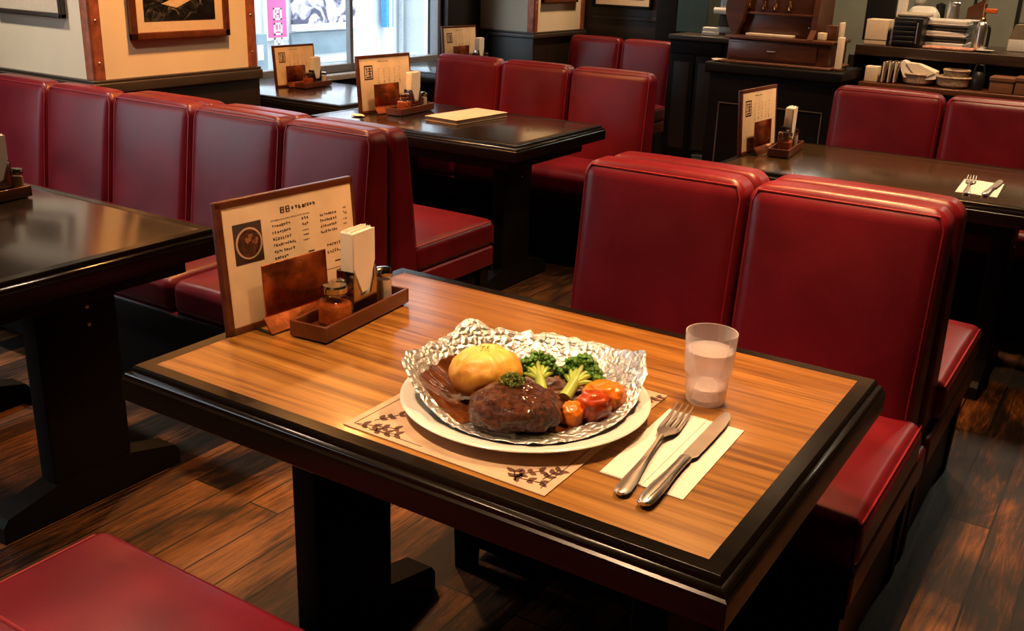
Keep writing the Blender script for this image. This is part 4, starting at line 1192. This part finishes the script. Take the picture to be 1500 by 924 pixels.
# --- on the shelf
t, hw = box_(1265, 1284, 4.36, 0, zs, 0, 0, 'note_box', 'small cream box standing on the open counter shelf', 'box')
MB().bb((-hw, 0, 0), (hw, .06, .072), .003, PAPER).build('box_body', t); MB().bb((-hw, .004, .072), (hw, .056, .076), .001, NAPKIN).build('box_lid', t)
MIRR = mat('silver_wrap', (.6, .5, .4), .25, metal=.8, vary=.4, scale=60, bumpy=.5)
for k in range(3):
    xk = on(1286 + 8 * k, 4.35, zs) + .016
    q = thing('wrapped_plate', ('wrapped plate leaning next to the small cream box', 'wrapped plate in the middle of the leaning three', 'wrapped plate leaning next to the folded cloth')[k], 'plate', (xk, 4.345 + .01 * k, zs), 0, 'plates upright on the shelf')
    MB().rbox((0, .045, .054), (.018, .09, .108), .008, 3, 3, MIRR, fn=lambda p: (p.x + p.z * .12, p.y, p.z)).build('plate_body', q)
    MB().bb((-.004 + .002, -.003, .004), (.004, .002, .104), .001, PAPER).build('plate_rim', q)
    q.children[1].data.transform(Matrix.Shear('XY', 4, (0, 0)))
WIC = mat('pale_wicker', (.46, .34, .22), .7, vary=.45, scale=120, bumpy=.8)
def basket(px0, px1, Y, lab, h):
    t, hw = box_(px0, px1, Y, 0, zs, 0, 0, 'oval_basket', lab, 'basket')
    t['group'] = 'oval baskets on the shelf'
    MB().lathe([(0, .002), (hw * .7, .002), (hw * .9, .012), (hw, h), (hw * .93, h), (hw * .8, .016), (0, .012)], WIC, 40, (0, .08, 0), 1, .8).build('basket_bowl', t)
    rm = MB(); rm.tube([(hw * .97 * cos(2 * pi * k / 32), .08 + hw * .78 * sin(2 * pi * k / 32), h) for k in range(32)], .006, WIC, 8, True); rm.build('basket_rim', t)
    return t, hw
t, hw = basket(1314, 1362, 4.345, 'oval wicker basket holding a folded cream cloth', .052)
xb = t.location.x
t = thing('folded_cloth', 'folded cream cloth propped up in the oval basket', 'cloth', (xb, 4.375, zs + .016))
vs = []; fs = []
prof2 = [(-.085, .088), (-.078, .098), (-.068, .096), (-.05, .088), (0, .085), (.06, .065), (.09, .055), (.092, .02), (.05, .015), (-.06, .018), (-.078, .05), (-.088, .08)]
MB().prism(prof2, 0, .08, NAPKIN, fn=lambda q: (q.x, q.z + q.y * .1, q.y)).build('cloth_fold', t)
MB().prism([(-.06, .088), (-.02, .045), (.05, .03), (.088, .05), (.0, .088)], -.006, 0, PAPER, fn=lambda q: (q.x, q.z + q.y * .1, q.y)).build('cloth_flap', t)
t, hw = basket(1364, 1416, 4.345, 'oval wicker basket holding a smaller round basket', .05)
q = thing('round_basket', 'small round basket nested inside the oval wicker basket', 'basket', (t.location.x + .01, 4.425, zs + .0185))
MB().lathe([(0, 0), (.045, 0), (.052, .01), (.062, .065), (.057, .065), (.045, .012), (0, .008)], WIC, 32).build('basket_bowl', q)
MB().tube([(.06 * cos(2 * pi * k / 28), .06 * sin(2 * pi * k / 28), .066) for k in range(28)], .005, WIC, 8, True).build('basket_rim', q)
t, hw = can(1420, 1440, 4.42, zs, [(0, 0), (.8, 0), (1, .02), (.95, .07), (.6, .085), (0, .088)], BLACKPL, 'dark_pot', 'black pot in the shadow of the open shelf', 'pot')
MB().tube([(-hw * .9, 0, .07), (-hw * .5, 0, .12), (hw * .5, 0, .12), (hw * .9, 0, .07)], .005, BLACKPL, 8).build('handle', t)
BOXW = wood('box_wood', [(.3, (.10, .035, .012)), (.7, (.26, .11, .045))], (3, 20, 20), rough=.5)
for k, (p0, p1, h, lb) in enumerate(((1447, 1482, .075, 'lidded wooden box next to the black pot on the shelf'), (1484, 1530, .082, 'taller wooden box at the end of the open shelf'))):
    t, hw = box_(p0, p1, 4.345, 0, zs, 0, 0, 'wooden_box', lb, 'box'); t['group'] = 'wooden boxes on the shelf'
    MB().bb((-hw, 0, 0), (hw, .14, h - .02), .003, BOXW).build('box_body', t); MB().bb((-hw - .004, -.004, h - .02), (hw + .004, .144, h), .003, BOXW).build('box_lid', t)

# ------------------------------------------------------------------ light
def lamp(x, y, power, color=(1, .60, .30), size=.16, spot=None, z=2.56, lab=''):
    t = thing('ceiling_lamp', 'round ceiling downlight ' + lab, 'lamp', (x, y, 2.62), 0, 'ceiling downlights')
    MB().lathe([(size * .5, 0), (size * .62, 0), (size * .62, -.05), (size * .5, -.05)], BLACK, 28, cap=False).build('lamp_ring', t)
    ld = bpy.data.lights.new('downlight', 'AREA'); ld.shape = 'DISK'; ld.size = size; ld.energy = power; ld.color = color
    if spot: ld.spread = radians(spot)
    lo = bpy.data.objects.new('downlight', ld); COL.objects.link(lo); lo.location = (0, 0, -.04); lo.parent = t
WARM = (1, .62, .34)
lamp(.95, .72, 9.6, WARM, .16, 80, lab='over the meal table')
lamp(.65, 1.40, 24, (1, .50, .19), .16, 80, lab='over the double bench')
lamp(.75, 2.95, 13, WARM, .16, 95, lab='over the napkin table')
lamp(-1.0, 2.9, 11, WARM, .16, 95, lab='over the table with the closed menu')
lamp(-1.60, 2.0, 44, (1, .43, .125), .16, 125, lab='near the orange pillar face')
lamp(-1.2, .75, 17, (1, .72, .5), .16, 120, lab='over the dark table by the long bench')
lamp(-2.75, .75, 21, (1, .86, .70), .16, 110, lab='added to brighten the white pillar face')  # unseen extra lamp, added to lift the white side of the near pillar
lamp(-1.8, 5.5, 26, WARM, .16, 130, lab='near the far pillar')
lamp(.09, 3.85, 12, WARM, .2, 130, lab='before the cash register')
lamp(.85, 3.72, 13, WARM, .16, 130, lab='added before the serving counter to brighten its shelf')  # extra lamp out of view, put in to brighten the shelf fronts
lamp(.9, 4.6, 10, (1, .66, .36), .16, 140, lab='over the serving counter')
lamp(.3, -.5, 19, WARM, .16, 90, lab='over the nearest bench')
lamp(1.6, 6.5, 38, (1, .88, .66), .3, 160, lab='inside the kitchen')
lamp(-.9, 6.5, 12, (.95, 1, .82), .3, 160, lab='in the passage to the kitchen')

wd = bpy.data.worlds.new('sky'); S.world = wd; wd.use_nodes = True
bg = wd.node_tree.nodes['Background']
bg.inputs['Color'].default_value = (.86, .93, 1, 1); bg.inputs['Strength'].default_value = 4.4
for (y0, y1) in (W1, W2):
    ld = bpy.data.lights.new('window_daylight', 'AREA'); ld.shape = 'RECTANGLE'; ld.size = y1 - y0; ld.size_y = WZ1 - WZ0
    ld.cycles.is_portal = True
    lo = bpy.data.objects.new('window_daylight', ld); COL.objects.link(lo)
    lo.location = ((XW if y0 > 0 else XN) - .2, (y0 + y1) / 2, (WZ0 + WZ1) / 2)
    lo.rotation_euler = (0, radians(-90), radians(0))
    lo.rotation_euler = Matrix(((0, 0, -1), (1, 0, 0), (0, -1, 0))).to_euler() if False else Vector((1, 0, 0)).to_track_quat('-Z', 'Y').to_euler()
S.view_settings.view_transform = 'Standard'; S.view_settings.look = 'None'; S.view_settings.gamma = 1; S.view_settings.use_curve_mapping = False
S.view_settings.exposure = 0.0
S.cycles.max_bounces = 8; S.cycles.diffuse_bounces = 4; S.cycles.glossy_bounces = 4; S.cycles.transparent_max_bounces = 12
S.cycles.sample_clamp_indirect = 6; S.cycles.caustics_reflective = False; S.cycles.caustics_refractive = False
S.cycles.use_denoising = True
